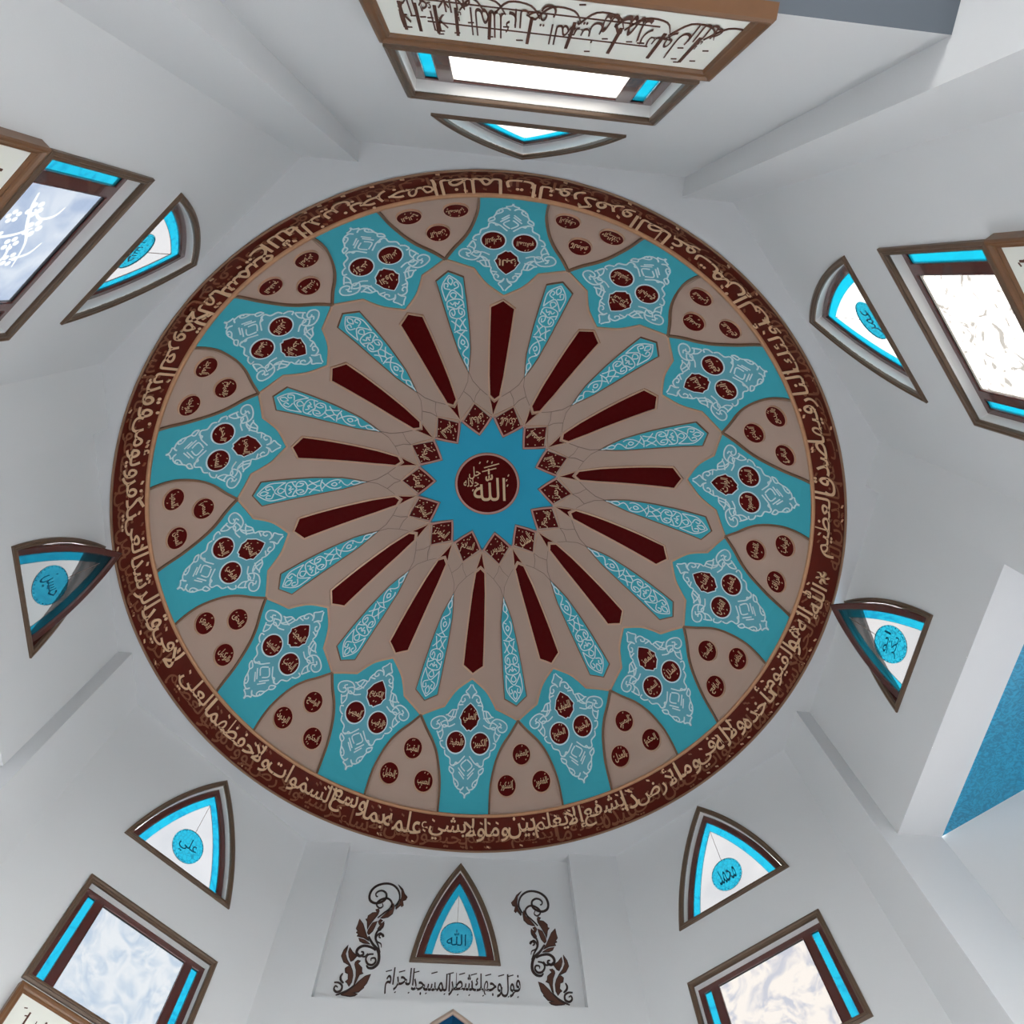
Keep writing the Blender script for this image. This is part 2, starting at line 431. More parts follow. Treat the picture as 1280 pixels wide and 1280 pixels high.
for i in range(NR):
    for j in range(NA):
        k = (j + 1) % NA; mb.f.append((i * NA + j, i * NA + k, (i + 1) * NA + k, (i + 1) * NA + j))
mb.build('dome_shell', 'taupe', D, True)

# rim band with the running inscription
def band(s, y, h):
    """s = azimuth in degrees, y = 0 at the foot .. 1 at the top"""
    bow = 0.006 * math.sin(math.pi * y)
    r = 1.0 + (R1 - 1.0) * y + bow - h; z = ZS + (Z0 - ZS) * y - 0.3 * h
    a = math.radians(s); return (r * math.cos(a), r * math.sin(a), z)
mb = MB(); NB = 280
for i in range(9):
    for j in range(NB): mb.v.append(band(360 * j / NB, i / 8, 0))
for i in range(8):
    for j in range(NB):
        k = (j + 1) % NB; mb.f.append((i * NB + j, i * NB + k, (i + 1) * NB + k, (i + 1) * NB + j))
BAND = mb.build('inscription_band', 'band', D, True)
def ring(y0, y1, h, m, name):
    mb = MB()
    for j in range(NB):
        s = 360 * j / NB; mb.v += [band(s, y0, 0), band(s, y0, h), band(s, y1, h), band(s, y1, 0)]
    for j in range(NB):
        k = (j + 1) % NB
        for q in range(3): mb.f.append((j * 4 + q, k * 4 + q, k * 4 + q + 1, j * 4 + q + 1))
    o = mb.build(name, m, BAND, True); return o
ring(0.972, 1.035, 0.007, 'dim_gold', 'upper_border')
ring(-0.02, 0.03, 0.004, 'bronze', 'lower_border')

AYAH = ('الله لا إله إلا هو الحي القيوم لا تأخذه سنة ولا نوم له ما في السموات وما في الأرض من ذا الذي يشفع عنده إلا بإذنه يعلم ما بين أيديهم '
        'وما خلفهم ولا يحيطون بشيء من علمه إلا بما شاء وسع كرسيه السموات والأرض ولا يؤوده حفظهما وهو العلي العظيم').split()
AYAH2 = ('لا إكراه في الدين قد تبين الرشد من الغي فمن يكفر بالطاغوت ويؤمن بالله فقد استمسك بالعروة الوثقى لا انفصام لها والله سميع عليم '
         'الله ولي الذين آمنوا يخرجهم من الظلمات إلى النور والذين كفروا أولياؤهم الطاغوت يخرجونهم من النور إلى الظلمات '
         'أولئك أصحاب النار هم فيها خالدون صدق الله العظيم').split()
def run_band(words, a0, a1, names):
    """two interlocked tiers of tall lettering, read right to left = growing azimuth"""
    for tier in (0, 1):
        line = words[tier::2]; BW = 0.011
        W = [word_layout(w, BW)[2] - word_layout(w, BW)[1] + 0.10 for w in line]
        k = (a1 - a0 - 1.5) / sum(W); a = a0 + 1.5 * tier
        for i, w in enumerate(line):
            span = W[i] * k; mbx = MB(); hh = 0.60 if tier else 0.66
            _, _, _, c, d = word_layout(w, BW)
            hh *= min(1.0, 0.66 + 0.34 * (d - c) / 1.0)
            y0 = 0.06 if tier else 0.94 - hh
            # x of the word grows to the reader's right, i.e. towards smaller azimuth
            put_word(mbx, w, lambda x, y, h: band(-x, y, h), -(a + span), y0, span * 1.04, hh, 0.0035 if tier else 0.0048, BW)
            for _ in range(3):      # vowel strokes
                s = a + span * random.random(); y = random.choice((0.86, 0.12, 0.5, 0.8))
                stroke(mbx, lambda x, y, h: band(x, y, h), [(s, y), (s + 0.55, y + 0.04)], 0.04, 0.0, 0.0030)
            mbx.build('inscription_word', 'band_dim' if tier else 'band_gold', BAND)
            a += span
run_band(AYAH, 5.0, 160.5, None)
run_band(AYAH2, 161.5, 361.0, None)
# leaf ornament where the inscription begins
mb = MB(); fl = lambda x, y, h: band(x, y, h)
for q in range(6):
    a = math.pi * q / 3; stroke(mb, fl, catmull([(3.4 + 0.2 * math.cos(a), 0.52 + 0.03 * math.sin(a)), (3.4 + 0.9 * math.cos(a + 0.3), 0.52 + 0.14 * math.sin(a + 0.3)), (3.4 + 1.1 * math.cos(a), 0.52 + 0.19 * math.sin(a))]), 0.06, 0, 0.0046)
mb.build('leaf_ornament', 'cream', BAND)

# centre star
star = []
for k in range(14):
    star += [pp(0.273, 0, k), pp(0.245, 6.9, k), pp(0.207, SP / 2, k), pp(0.245, SP - 6.9, k)]
mb = MB(); slab(mb, dome, densify(star, 0.03), [], -0.001, 0.0015, 0.04)
st = mb.build('centre_star', 'centre', D)
med = [pp(0.120, i * 360 / 56) for i in range(56)]
mb = MB(); slab(mb, dome, med, [], -0.001, 0.003, 0.03)
medal = mb.build('centre_medallion', 'spoke', D); medal['label'] = 'round maroon medallion with gold lettering at the apex'
mb = MB(); stroke(mb, dome, [pp(0.1225, i * 360 / 56) for i in range(56)], 0.0075, 0, 0.0048, closed=True)
mb.build('medallion_ring', 'rose', medal)
mb = MB(); stroke(mb, dome, [pp(0.1275, i * 360 / 56) for i in range(56)], 0.0025, 0, 0.0038, closed=True)
mb.build('dark_ring', 'line', medal)
cen = lambda x, y, h: dome(x, -y, h)
mb = MB()
put_word(mb, 'الله', cen, -0.056, -0.072, 0.128, 0.134, 0.0042, 0.004)
put_word(mb, 'جل', cen, -0.072, 0.020, 0.046, 0.052, 0.0042, 0.008)
put_word(mb, 'جلاله', cen, -0.094, -0.020, 0.060, 0.046, 0.0046, 0.008)
for (x, y) in ((0.075, 0.01), (0.078, -0.012), (-0.03, 0.083), (0.0, 0.088), (0.018, 0.084), (0.082, 0.03), (-0.06, -0.03)):
    stroke(mb, cen, [(x, y), (x + 0.004, y + 0.008)], 0.004, 0, 0.0042)
stroke(mb, cen, [(-0.012, 0.066), (0.048, 0.083)], 0.004, 0, 0.0044); stroke(mb, cen, [(-0.020, 0.050), (0.036, 0.064)], 0.004, 0, 0.0044)
mb.build('lettering', 'cream', medal)

def outline(name, P, w, m, parent, h=0.0055, closed=True, step=0.03, h0=-0.001):
    mb = MB(); stroke(mb, dome, densify(P, step, closed), w, h0, h, closed=closed); return mb.build(name, m, parent)
def ray_copies(proto):
    """thirteen more copies of a part and its sub-parts, turned about the dome's axis"""
    out = [proto]
    kids = list(proto.children)
    for k in range(1, 14):
        c = proto.copy(); COL.objects.link(c); c.parent = proto.parent; c.matrix_parent_inverse = proto.matrix_parent_inverse.copy(); c.rotation_euler = (0, 0, math.radians(k * SP)); out.append(c)
        for g in kids:
            d = g.copy(); COL.objects.link(d); d.parent = c; d.matrix_parent_inverse = g.matrix_parent_inverse.copy()
    return out
# maroon rays
ray = [pp(0.345, 0), pp(0.362, 3.1), pp(0.44, 3.65), pp(0.55, 3.62), pp(0.62, 3.55), pp(0.684, 3.42), pp(0.707, 0), pp(0.684, -3.42), pp(0.62, -3.55), pp(0.55, -3.62), pp(0.44, -3.65), pp(0.362, -3.1)]
mb = MB(); slab(mb, dome, densify(ray, 0.03), [], -0.001, 0.0025, G)
o = mb.build('maroon_ray', 'spoke', D); outline('gold_outline', ray, 0.0065, 'gold', o); ray_copies(o)
dart = [pp(0.286, 0), pp(0.350, 2.9), pp(0.336, 0), pp(0.350, -2.9)]
mb = MB(); slab(mb, dome, densify(dart, 0.02), [], -0.001, 0.0025, None)
o = mb.build('maroon_dart', 'spoke', D); outline('gold_outline', [pp(0.281, 0)] + dart[1:], 0.004, 'gold', o); ray_copies(o)
# name squares round the star
M2 = SP / 2
sq = [pp(0.211, M2), pp(0.243, M2 - 6.6), pp(0.271, M2 - 10.6), pp(0.328, M2), pp(0.271, M2 + 10.6), pp(0.243, M2 + 6.6)]
mb = MB(); slab(mb, dome, densify(sq, 0.02), [], -0.001, 0.004, None)
sqo = mb.build('name_square', 'maroon', D)
edge = [pp(0.276, M2 - 11.6), pp(0.240, M2 - 7.0), pp(0.207, M2), pp(0.240, M2 + 7.0), pp(0.276, M2 + 11.6)]
outline('rose_edge', catmull(edge[:3], 4)[:-1] + catmull(edge[2:], 4), 0.0065, 'rose', sqo, 0.006, False)
outline('dark_edge', [pp(0.270, M2 - 12.6), pp(0.234, M2 - 7.4), pp(0.200, M2), pp(0.234, M2 + 7.4), pp(0.270, M2 + 12.6)], 0.002, 'line', sqo, 0.0045, False)
outline('gold_edge', [pp(0.281, M2 - 11.9), pp(0.335, M2), pp(0.281, M2 + 11.9)], 0.003, 'gold', sqo, 0.0045, False)
squares = ray_copies(sqo)
# faint interlace lines between rays
mb = MB()
for sgn in (1, -1):
    for P in ([(0.458, M2), (0.42, M2 - sgn * 1.2), (0.385, M2 - sgn * 4.6), (0.36, M2 - sgn * 8.6)], [(0.335, M2), (0.36, M2 + sgn * 1.6), (0.385, M2 + sgn * 4.6)]):
        stroke(mb, dome, densify([pp(r, a) for r, a in P], 0.03, False), 0.0015, -0.001, 0.0016)
o = mb.build('interlace_lines', 'line', D); ray_copies(o)
# teal lancets between rays
def lat(r, l): return math.degrees(l / r)
lan = [pp(0.452, M2), pp(0.50, M2 + lat(0.50, 0.013)), pp(0.54, M2 + lat(0.54, 0.0225)), pp(0.63, M2 + lat(0.63, 0.033)), pp(0.70, M2 + lat(0.70, 0.0385)), pp(0.776, M2 + lat(0.776, 0.0435)), pp(0.797, M2),
       pp(0.776, M2 - lat(0.776, 0.0435)), pp(0.70, M2 - lat(0.70, 0.0385)), pp(0.63, M2 - lat(0.63, 0.033)), pp(0.54, M2 - lat(0.54, 0.0225)), pp(0.50, M2 - lat(0.50, 0.013))]
mb = MB(); slab(mb, dome, densify(lan, 0.03), [], -0.001, 0.0025, G)
lo_ = mb.build('teal_lancet', 'teal', D); outline('dark_outline', lan, 0.0035, 'bronze', lo_, 0.0045)
# filigree of the lancet: (t along, fraction of half width)
LS = [[(0.02, 0), (0.05, 0.25), (0.075, 0)], [(0.07, 0), (0.10, 0.55), (0.14, 0.6), (0.165, 0), (0.14, -0.6), (0.10, -0.55), (0.07, 0)],
      [(0.165, 0), (0.20, -0.5), (0.235, -0.1), (0.265, 0.55), (0.285, 0.1)], [(0.26, -0.6), (0.30, -0.78), (0.36, -0.55), (0.41, 0), (0.44, 0.5)], [(0.26, 0.6), (0.30, 0.78), (0.36, 0.55), (0.41, 0), (0.44, -0.5)],
      [(0.30, 0), (0.325, 0.3), (0.355, 0), (0.325, -0.3), (0.30, 0)], [(0.44, -0.85), (0.455, 0), (0.44, 0.85)], [(0.455, 0), (0.485, 0)],
      [(0.485, 0), (0.53, 0.38), (0.575, 0), (0.53, -0.38), (0.485, 0)],
      [(0.46, 0.75), (0.52, 0.45), (0.56, 0.8)], [(0.46, -0.75), (0.52, -0.45), (0.56, -0.8)],
      [(0.57, 0.12), (0.60, 0.72), (0.65, 0.72), (0.67, 0.3), (0.63, 0.2), (0.605, 0.45), (0.64, 0.55)], [(0.57, -0.12), (0.60, -0.72), (0.65, -0.72), (0.67, -0.3), (0.63, -0.2), (0.605, -0.45), (0.64, -0.55)],
      [(0.705, -0.8), (0.685, -0.35), (0.665, 0), (0.685, 0.35), (0.705, 0.8)], [(0.72, 0), (0.69, 0)], [(0.735, -0.45), (0.71, -0.25), (0.73, 0), (0.71, 0.25), (0.735, 0.45)],
      [(0.67, -0.8), (0.74, -0.72), (0.76, 0), (0.74, 0.72), (0.67, 0.8)], [(0.755, -0.8), (0.80, -0.5), (0.845, 0), (0.80, 0.5), (0.755, 0.8)],
      [(0.76, 0), (0.80, 0.28), (0.82, 0), (0.80, -0.28), (0.76, 0)],
      [(0.755, 0.8), (0.82, 0.85), (0.88, 0.82), (0.93, 0.5), (0.975, 0)], [(0.755, -0.8), (0.82, -0.85), (0.88, -0.82), (0.93, -0.5), (0.975, 0)],
      [(0.85, 0.15), (0.87, 0.6), (0.91, 0.5), (0.90, 0.25), (0.875, 0.35)], [(0.85, -0.15), (0.87, -0.6), (0.91, -0.5), (0.90, -0.25), (0.875, -0.35)],
      [(0.89, 0), (0.925, 0.2), (0.955, 0), (0.925, -0.2), (0.89, 0)]]
def lanq(t, f):
    r = 0.455 + (0.795 - 0.455) * t
    hw = [(0.452, 0.0), (0.50, 0.013), (0.54, 0.0225), (0.63, 0.033), (0.70, 0.0385), (0.776, 0.0435), (0.797, 0.030)]
    for (a, x), (b, y) in zip(hw, hw[1:]):
        if r <= b: w = x + (y - x) * (r - a) / (b - a); break
    else: w = 0.03
    return pp(r, M2 + math.degrees(f * 0.88 * w / r))
mb = MB()
for P in LS: stroke(mb, dome, catmull([lanq(t, f) for t, f in P], 4), 0.0041, -0.001, 0.0042)
mb.build('white_filigree', 'white', lo_); ray_copies(lo_)
# teal kites
SCROLL_STROKES = [([(0.1975, 1.4793), (0.1881, 1.5035), (0.1943, 1.531), (0.2108, 1.5498), (0.2324, 1.5562), (0.2568, 1.5503), (0.2734, 1.5353), (0.2795, 1.5141), (0.2757, 1.4966), (0.263, 1.4875), (0.2493, 1.4876), (0.2359, 1.4945), (0.229, 1.5056), (0.2304, 1.5204), (0.2414, 1.5296), (0.2536, 1.5283), (0.2611, 1.5197), (0.2594, 1.5111), (0.2541, 1.5089)], 13), ([(0.2429, 1.4392), (0.227, 1.4566), (0.2125, 1.4707), (0.2081, 1.4874), (0.2173, 1.5012), (0.2313, 1.5046), (0.2464, 1.497), (0.2533, 1.4859), (0.2503, 1.4764), (0.2415, 1.4714), (0.2343, 1.4774), (0.2372, 1.487)], 10), ([(0.222, 1.4238), (0.2246, 1.4098), (0.237, 1.3964), (0.239, 1.3759), (0.2281, 1.3553), (0.219, 1.3351)], 10), ([(0.2244, 1.377), (0.2295, 1.3806), (0.2273, 1.3874), (0.2201, 1.3881), (0.2175, 1.3818), (0.2275, 1.3918), (0.2367, 1.3809), (0.2336, 1.3672), (0.2212, 1.36), (0.2181, 1.3498)], 9), ([(0.2588, 1.3803), (0.2444, 1.3593), (0.2273, 1.342), (0.2199, 1.3222), (0.2204, 1.3031), (0.2307, 1.291), (0.2431, 1.2899), (0.2497, 1.2964)], 15), ([(0.2361, 1.3293), (0.2503, 1.3267), (0.2547, 1.3141), (0.2469, 1.301), (0.2343, 1.2989), (0.227, 1.3081), (0.2307, 1.3178), (0.2401, 1.3166), (0.2397, 1.3102)], 10), ([(0.232, 1.3406), (0.247, 1.3488), (0.2665, 1.352), (0.2803, 1.3443), (0.2831, 1.3314), (0.2737, 1.3222), (0.2651, 1.3257), (0.265, 1.3329), (0.2715, 1.3348)], 14), ([(0.2521, 1.33), (0.2578, 1.3212), (0.2673, 1.321)], 8), ([(0.2704, 1.2439), (0.2844, 1.2297), (0.3016, 1.2202), (0.3146, 1.2149)], 9), ([(0.3012, 1.2466), (0.3096, 1.2544), (0.3121, 1.2635), (0.3084, 1.2725)], 11), ([(0.3257, 1.2475), (0.3135, 1.2471), (0.3035, 1.2393), (0.3038, 1.2275), (0.3139, 1.223), (0.3222, 1.2297), (0.3202, 1.2384), (0.3137, 1.2352)], 10)]
SCROLL_FILLS = [[(0.1987, 1.5544), (0.1823, 1.5383), (0.1749, 1.5221), (0.1659, 1.512), (0.1692, 1.5025), (0.1777, 1.4991), (0.1738, 1.4837), (0.1788, 1.4783), (0.1824, 1.4842), (0.1938, 1.4698), (0.1956, 1.4736), (0.186, 1.4919), (0.1832, 1.5109), (0.1857, 1.5345)], [(0.1992, 1.4775), (0.2017, 1.4554), (0.2129, 1.4432), (0.2261, 1.4391), (0.2345, 1.4388), (0.2203, 1.4563), (0.2073, 1.4686), (0.2041, 1.4891)], [(0.2447, 1.4686), (0.253, 1.4653), (0.248, 1.4569), (0.2607, 1.4546), (0.2718, 1.4442), (0.2721, 1.4345), (0.2767, 1.4336), (0.2714, 1.4262), (0.2663, 1.4013), (0.2632, 1.4134), (0.2556, 1.429), (0.2436, 1.4501), (0.2419, 1.4611)], [(0.2422, 1.4284), (0.2551, 1.4219), (0.2636, 1.4005), (0.2645, 1.3908), (0.2592, 1.3854), (0.2502, 1.3971), (0.2461, 1.4108)], [(0.2944, 1.4327), (0.2814, 1.4178), (0.2735, 1.4016), (0.2637, 1.3805), (0.2546, 1.3665), (0.2715, 1.3757), (0.2915, 1.38), (0.2888, 1.3868), (0.2957, 1.3905), (0.2921, 1.3949), (0.2984, 1.4028), (0.2957, 1.4167)], [(0.286, 1.374), (0.2678, 1.3691), (0.2508, 1.358), (0.2703, 1.3598), (0.2811, 1.3653)], [(0.2223, 1.4292), (0.2291, 1.4206), (0.2375, 1.4052), (0.2363, 1.3964), (0.228, 1.4012), (0.2231, 1.4133)], [(0.2274, 1.4312), (0.2343, 1.4352), (0.2395, 1.4275), (0.2349, 1.4174), (0.2291, 1.4206), (0.2321, 1.4261)], [(0.31, 1.3523), (0.3196, 1.3362), (0.3227, 1.3202), (0.3131, 1.3038), (0.2966, 1.2953), (0.2907, 1.2928), (0.3043, 1.3098), (0.3122, 1.3262), (0.311, 1.3391)], [(0.3045, 1.3454), (0.2936, 1.3318), (0.28, 1.3216), (0.2884, 1.3091), (0.2945, 1.3062), (0.302, 1.3193), (0.3058, 1.3324)], [(0.2679, 1.3083), (0.2759, 1.3099), (0.2817, 1.3041), (0.2818, 1.2978), (0.2756, 1.2835), (0.2722, 1.265), (0.2735, 1.244), (0.2706, 1.2463), (0.2634, 1.2707), (0.2544, 1.2749), (0.2583, 1.2772), (0.2604, 1.2891), (0.2736, 1.3012)], [(0.2899, 1.2903), (0.2979, 1.2922), (0.3051, 1.2863), (0.3025, 1.2754), (0.2944, 1.272), (0.2914, 1.2567), (0.297, 1.2503), (0.2921, 1.2477), (0.2852, 1.2386), (0.2801, 1.2502), (0.2802, 1.2683), (0.2843, 1.2808)], [(0.2342, 1.2726), (0.2477, 1.267), (0.262, 1.2525), (0.273, 1.2381), (0.2869, 1.224), (0.3012, 1.2158), (0.2769, 1.2129), (0.2651, 1.2153), (0.2594, 1.22), (0.2746, 1.2215), (0.2568, 1.2252), (0.2513, 1.2314), (0.2456, 1.237), (0.2464, 1.24), (0.2403, 1.2487)]]
KITE_STROKES = [[(0.7368, 0.18), (0.7478, 0.84), (0.7576, 1.57), (0.7646, 0.72), (0.7742, 0.3)], [(0.7742, 0.3), (0.7659, 0.89), (0.7676, 2.21), (0.7793, 2.77), (0.7854, 2.29), (0.7796, 1.62), (0.7749, 1.85)], [(0.7793, 2.77), (0.7932, 3.42), (0.8043, 3.45), (0.8068, 4.84), (0.8178, 5.75), (0.8209, 6.41)], [(0.8319, 5.8), (0.8251, 6.94), (0.8278, 8.42), (0.8373, 9.69), (0.8473, 9.77), (0.8541, 9.0), (0.8534, 8.0), (0.8474, 7.45), (0.8425, 7.82), (0.8453, 8.48)], [(0.8068, 3.61), (0.8227, 4.01), (0.8331, 5.15), (0.8333, 6.33), (0.8387, 7.19)], [(0.8227, 3.65), (0.8228, 5.15), (0.8191, 6.11)], [(0.838, 3.68), (0.8455, 5.15), (0.8433, 6.6), (0.8555, 6.86), (0.8626, 7.68), (0.8736, 6.86)], [(0.8307, 6.03), (0.843, 5.44), (0.848, 6.59), (0.8387, 7.49)], [(0.8581, 8.04), (0.8672, 7.38), (0.8735, 6.81), (0.8622, 6.41), (0.8531, 6.72)], [(0.8756, 6.11), (0.878, 6.8), (0.8862, 6.37), (0.8901, 5.42)], [(0.8922, 5.42), (0.9, 5.16), (0.9055, 3.98), (0.9146, 3.74), (0.9165, 2.9), (0.9111, 2.57), (0.9122, 2.06)], [(0.8995, 0.53), (0.906, 1.24), (0.9112, 1.84), (0.9144, 2.59), (0.9155, 3.16)], [(0.9054, 0.11), (0.915, 1.3), (0.9235, 0.28)], [(0.9344, 0.39), (0.9249, 1.63)], [(0.9301, 0.34), (0.9189, 1.84)], [(0.918, 3.88), (0.9239, 3.77), (0.9279, 3.03), (0.9229, 2.83), (0.918, 3.88)], [(0.9279, 3.03), (0.9337, 2.69), (0.9406, 2.37), (0.9457, 1.56), (0.9465, 0.72), (0.9435, 0.32)], [(0.9337, 2.69), (0.9382, 1.73), (0.9427, 1.53), (0.9435, 2.07), (0.9399, 2.14)], [(0.9435, 0.32), (0.9487, 1.03), (0.9499, 0.59), (0.9515, 0.14), (0.9545, 0.04)], [(0.7932, 3.42), (0.7907, 2.0)], [(0.8068, 4.38), (0.8227, 4.7), (0.8331, 5.44)], [(0.8339, 7.8), (0.8391, 8.36), (0.8437, 7.76)], [(0.8881, 2.72), (0.8919, 3.95)]]
KITE_OUT = [(0.7353, 0.17), (0.7589, 1.84), (0.7792, 2.9), (0.8015, 3.6), (0.8165, 5.75), (0.827, 8.42), (0.8402, 9.97), (0.8518, 9.45), (0.8558, 7.99), (0.8758, 6.8), (0.8883, 6.23), (0.8961, 5.29), (0.9064, 3.98), (0.9214, 3.89), (0.9352, 2.7), (0.9464, 1.56), (0.9548, 0.05)]

def mir(P): return [(r, -o) for r, o in P]
kr = [(0.720, 0), (0.751, 4.1), (0.778, 6.0), (0.8005, 7.15), (0.816, 10.2), (0.832, SP / 2), (0.857, 10.7), (0.880, 8.5), (0.905, 6.9), (0.935, 5.7), (0.952, 5.35), (0.9628, 5.25)]
kite = [pp(r, o) for r, o in kr] + [pp(0.9629, 0)] + [pp(r, -o) for r, o in reversed(kr[1:])]
mb = MB(); slab(mb, dome, densify(kite, 0.03), [], -0.001, 0.003, G)
ko = mb.build('teal_kite', 'teal', D)
for s in (1, -1):
    q = [pp(r, s * o) for r, o in kr]
    outline('gold_outline', catmull(q[:4], 3) + q[4:6], 0.0075, 'gold', ko, 0.006, False)
    outline('bronze_outline', catmull(q[5:], 3), 0.0085, 'bronze', ko, 0.0065, False)
ground = [pp(r, o) for r, o in KITE_OUT] + [pp(r, -o) for r, o in reversed(KITE_OUT)]
mb = MB(); slab(mb, dome, densify(ground, 0.03), [], -0.001, 0.0038, G); mb.build('pale_ground', 'teal_in', ko)
mb = MB()
for P in KITE_STROKES:
    for Q in (P, mir(P)): stroke(mb, dome, catmull([pp(r, o) for r, o in Q], 4), 0.0048, -0.001, 0.0052)
ogee_r = [(0, -1.33), (0.29, -1.09), (0.67, -0.71), (0.88, -0.24), (1.03, 0.03), (0.88, 0.24), (0.81, 0.62), (0.48, 0.9), (0.19, 1.17), (0, 1.08)]
OGEE = ogee_r + [(-x, y) for x, y in reversed(ogee_r[1:-1])]
def local(r, off, P, sc):
    a = math.radians(AZ0 + off); q = rho_of_r(r); c = (q * math.cos(a), q * math.sin(a))
    er = (math.cos(a), math.sin(a)); et = (math.sin(a), -math.cos(a))
    return [(c[0] + sc * (x * et[0] + y * er[0]), c[1] + sc * (x * et[1] + y * er[1])) for x, y in P]
UC = circle(0, 0, 1, 28)
for r, o_, P, sc in ((0.822, 0, OGEE, 0.0425), (0.876, 2.97, UC, 0.0425), (0.876, -2.97, UC, 0.0425)):
    stroke(mb, dome, local(r, o_, P, sc), 0.0052, -0.001, 0.0055, closed=True)
mb.build('white_filigree', 'white', ko)
kites = ray_copies(ko)
# taupe arches between the kites
ar = [(0.836, SP / 2), (0.862, 10.9), (0.885, 8.8), (0.91, 7.2), (0.938, 6.1), (0.962, 5.75)]
arch = [pp(r, o) for r, o in ar] + [pp(0.962, 0)] and [pp(r, SP - 0 - (SP - o) + 0) for r, o in ar]
arch = [pp(r, o) for r, o in ar] + [pp(0.9625, SP * f) for f in (0.3, 0.4, 0.5, 0.6, 0.7)] + [pp(r, SP - o) for r, o in reversed(ar[1:])]
mb = MB(); slab(mb, dome, densify(ccw(arch), 0.03), [], -0.001, 0.0015, G)
ao = mb.build('taupe_arch', 'taupe', D); arches = ray_copies(ao)
NAMES = ('الرحمن الرحيم الملك القدوس السلام المؤمن المهيمن العزيز الجبار المتكبر الخالق البارئ المصور الغفار القهار الوهاب الرزاق الفتاح العليم القابض '
         'الباسط الخافض الرافع المعز المذل السميع البصير الحكم العدل اللطيف الخبير الحليم العظيم الغفور الشكور العلي الكبير الحفيظ المقيت الحسيب '
         'الجليل الكريم الرقيب المجيب الواسع الحكيم الودود المجيد الباعث الشهيد الحق الوكيل القوي المتين الولي الحميد المحصي المبدئ المعيد المحيي '
         'المميت الحي القيوم الواجد الماجد الواحد الصمد القادر المقتدر المقدم المؤخر الأول الآخر الظاهر الباطن الوالي المتعالي البر التواب المنتقم '
         'العفو الرؤوف مالك|الملك ذو|الجلال المقسط الجامع الغني المغني المانع الضار النافع النور الهادي البديع الباقي الوارث الرشيد الصبور').split()
def letter(name, r, off, k, size, parent, m='cream', up=0.0070, hgt=None):
    f = frame_at(r, off, k); mb = MB(); ws = name.split('|'); hgt = hgt or size * 1.0
    n = len(ws)
    for i, w in enumerate(ws):
        hh = hgt / n
        put_word(mb, w, f, -size * 0.72, hgt / 2 - (i + 1) * hh, size * 1.44, hh * 0.94, up, 0.02)
    rnd = random.Random(hash(off) % 97 + k)
    for q in range(5):
        a = rnd.uniform(0, 6.28); x, y = 0.80 * size * math.cos(a), 0.80 * size * math.sin(a)
        stroke(mb, f, [(x, y), (x + 0.003, y + 0.005)], 0.003, 0.004, up)
    return mb.build('lettering', m, parent)
# roundels
def roundel(r, off, P, sc, ringm):
    mb = MB(); Q = ccw(local(r, off, P, sc)); slab(mb, dome, Q, [], -0.001, 0.0060, 0.012)
    o = mb.build('roundel', 'maroon', D)
    if ringm:
        mb = MB(); stroke(mb, dome, local(r, off, UC, sc * 1.03), 0.0028, -0.001, 0.0066, closed=True); mb.build('gold_ring', ringm, o)
    return o
SPOTS = [(0.822, 0, OGEE, 0.0410, None, 'kite', 0), (0.876, -2.97, UC, 0.0400, None, 'kite', 1), (0.876, 2.97, UC, 0.0400, None, 'kite', 2),
         (0.900, M2, UC, 0.0395, 'gold', 'arch', 0), (0.943, M2 - 3.80, UC, 0.0415, 'gold', 'arch', 1), (0.943, M2 + 3.80, UC, 0.0415, 'gold', 'arch', 2)]
for r, off, P, sc, rm, kind, j in SPOTS:
    cps = ray_copies(roundel(r, off, P, sc, rm))
    for k, o in enumerate(cps):
        n = (18 + 6 * (k - 1) if k else 96) if kind == 'kite' else 15 + 6 * k
        letter(NAMES[n - 1 + j], r, off, k, sc * (0.92 if kind == 'arch' else 0.95), o)
for k, o in enumerate(squares):
    letter(NAMES[k], 0.270, M2, k, 0.036, o, 'cream', 0.0052, 0.044)
    mb = MB(); f = frame_at(0.270, M2, k)
    for x, y in ((0.041, 0.0), (-0.041, 0.0), (0, 0.042), (0, -0.043), (0.022, 0.023), (-0.022, 0.023), (0.025, -0.024), (-0.025, -0.024)):
        mb.add([f(px, py, 0.0055) for px, py in circle(x, y, 0.0028, 6)], [tuple(range(6))])
    mb.build('dot_ornament', 'cream', o)
# ------------------------------------------------------------------ walls
WI = dict(B=0, BR=1, R=2, TR=3, T=4, TL=5, L=6, BL=7)
ORDER = ['B', 'BR', 'R', 'TR', 'T', 'TL', 'L', 'BL']
SIDE = dict(B='front', BR='front_right', R='right', TR='back_right', T='back', TL='back_left', L='left', BL='front_left')
FLOOR = -EYE / S
A = {w: WALLFIT[w][0] for w in WI}                       # apothem of the plane the windows sit in
PIER = dict(B=0.9860, R=0.9880, T=0.9840, L=0.9770)     # front face of the shallow corner piers
def nu(w):
    t = TURN - WI[w] * math.pi / 4 + WALLFIT[w][1]
    return (math.cos(t), math.sin(t)), (math.sin(t), -math.cos(t))
def wp(w, s, z, a):
    n, u = nu(w); return (n[0] * a + u[0] * s, n[1] * a + u[1] * s, z)
def wmap(w, a=None):
    a0 = A[w] if a is None else a
    return lambda s, z, h: wp(w, s, z, a0 - h)
def corner(w1, w2):
    a1, a2 = PIER.get(w1, A[w1]), PIER.get(w2, A[w2])
    n1, n2 = nu(w1)[0], nu(w2)[0]; d = n1[0] * n2[1] - n1[1] * n2[0]
    return ((a1 * n2[1] - a2 * n1[1]) / d, (n1[0] * a2 - n2[0] * a1) / d)
def s_at(w, c): u = nu(w)[1]; return c[0] * u[0] + c[1] * u[1]
ENDS = {}
for i, w in enumerate(ORDER):
    ENDS[w] = (s_at(w, corner(ORDER[i - 1], w)), s_at(w, corner(w, ORDER[(i + 1) % 8])))   # (low s, high s)
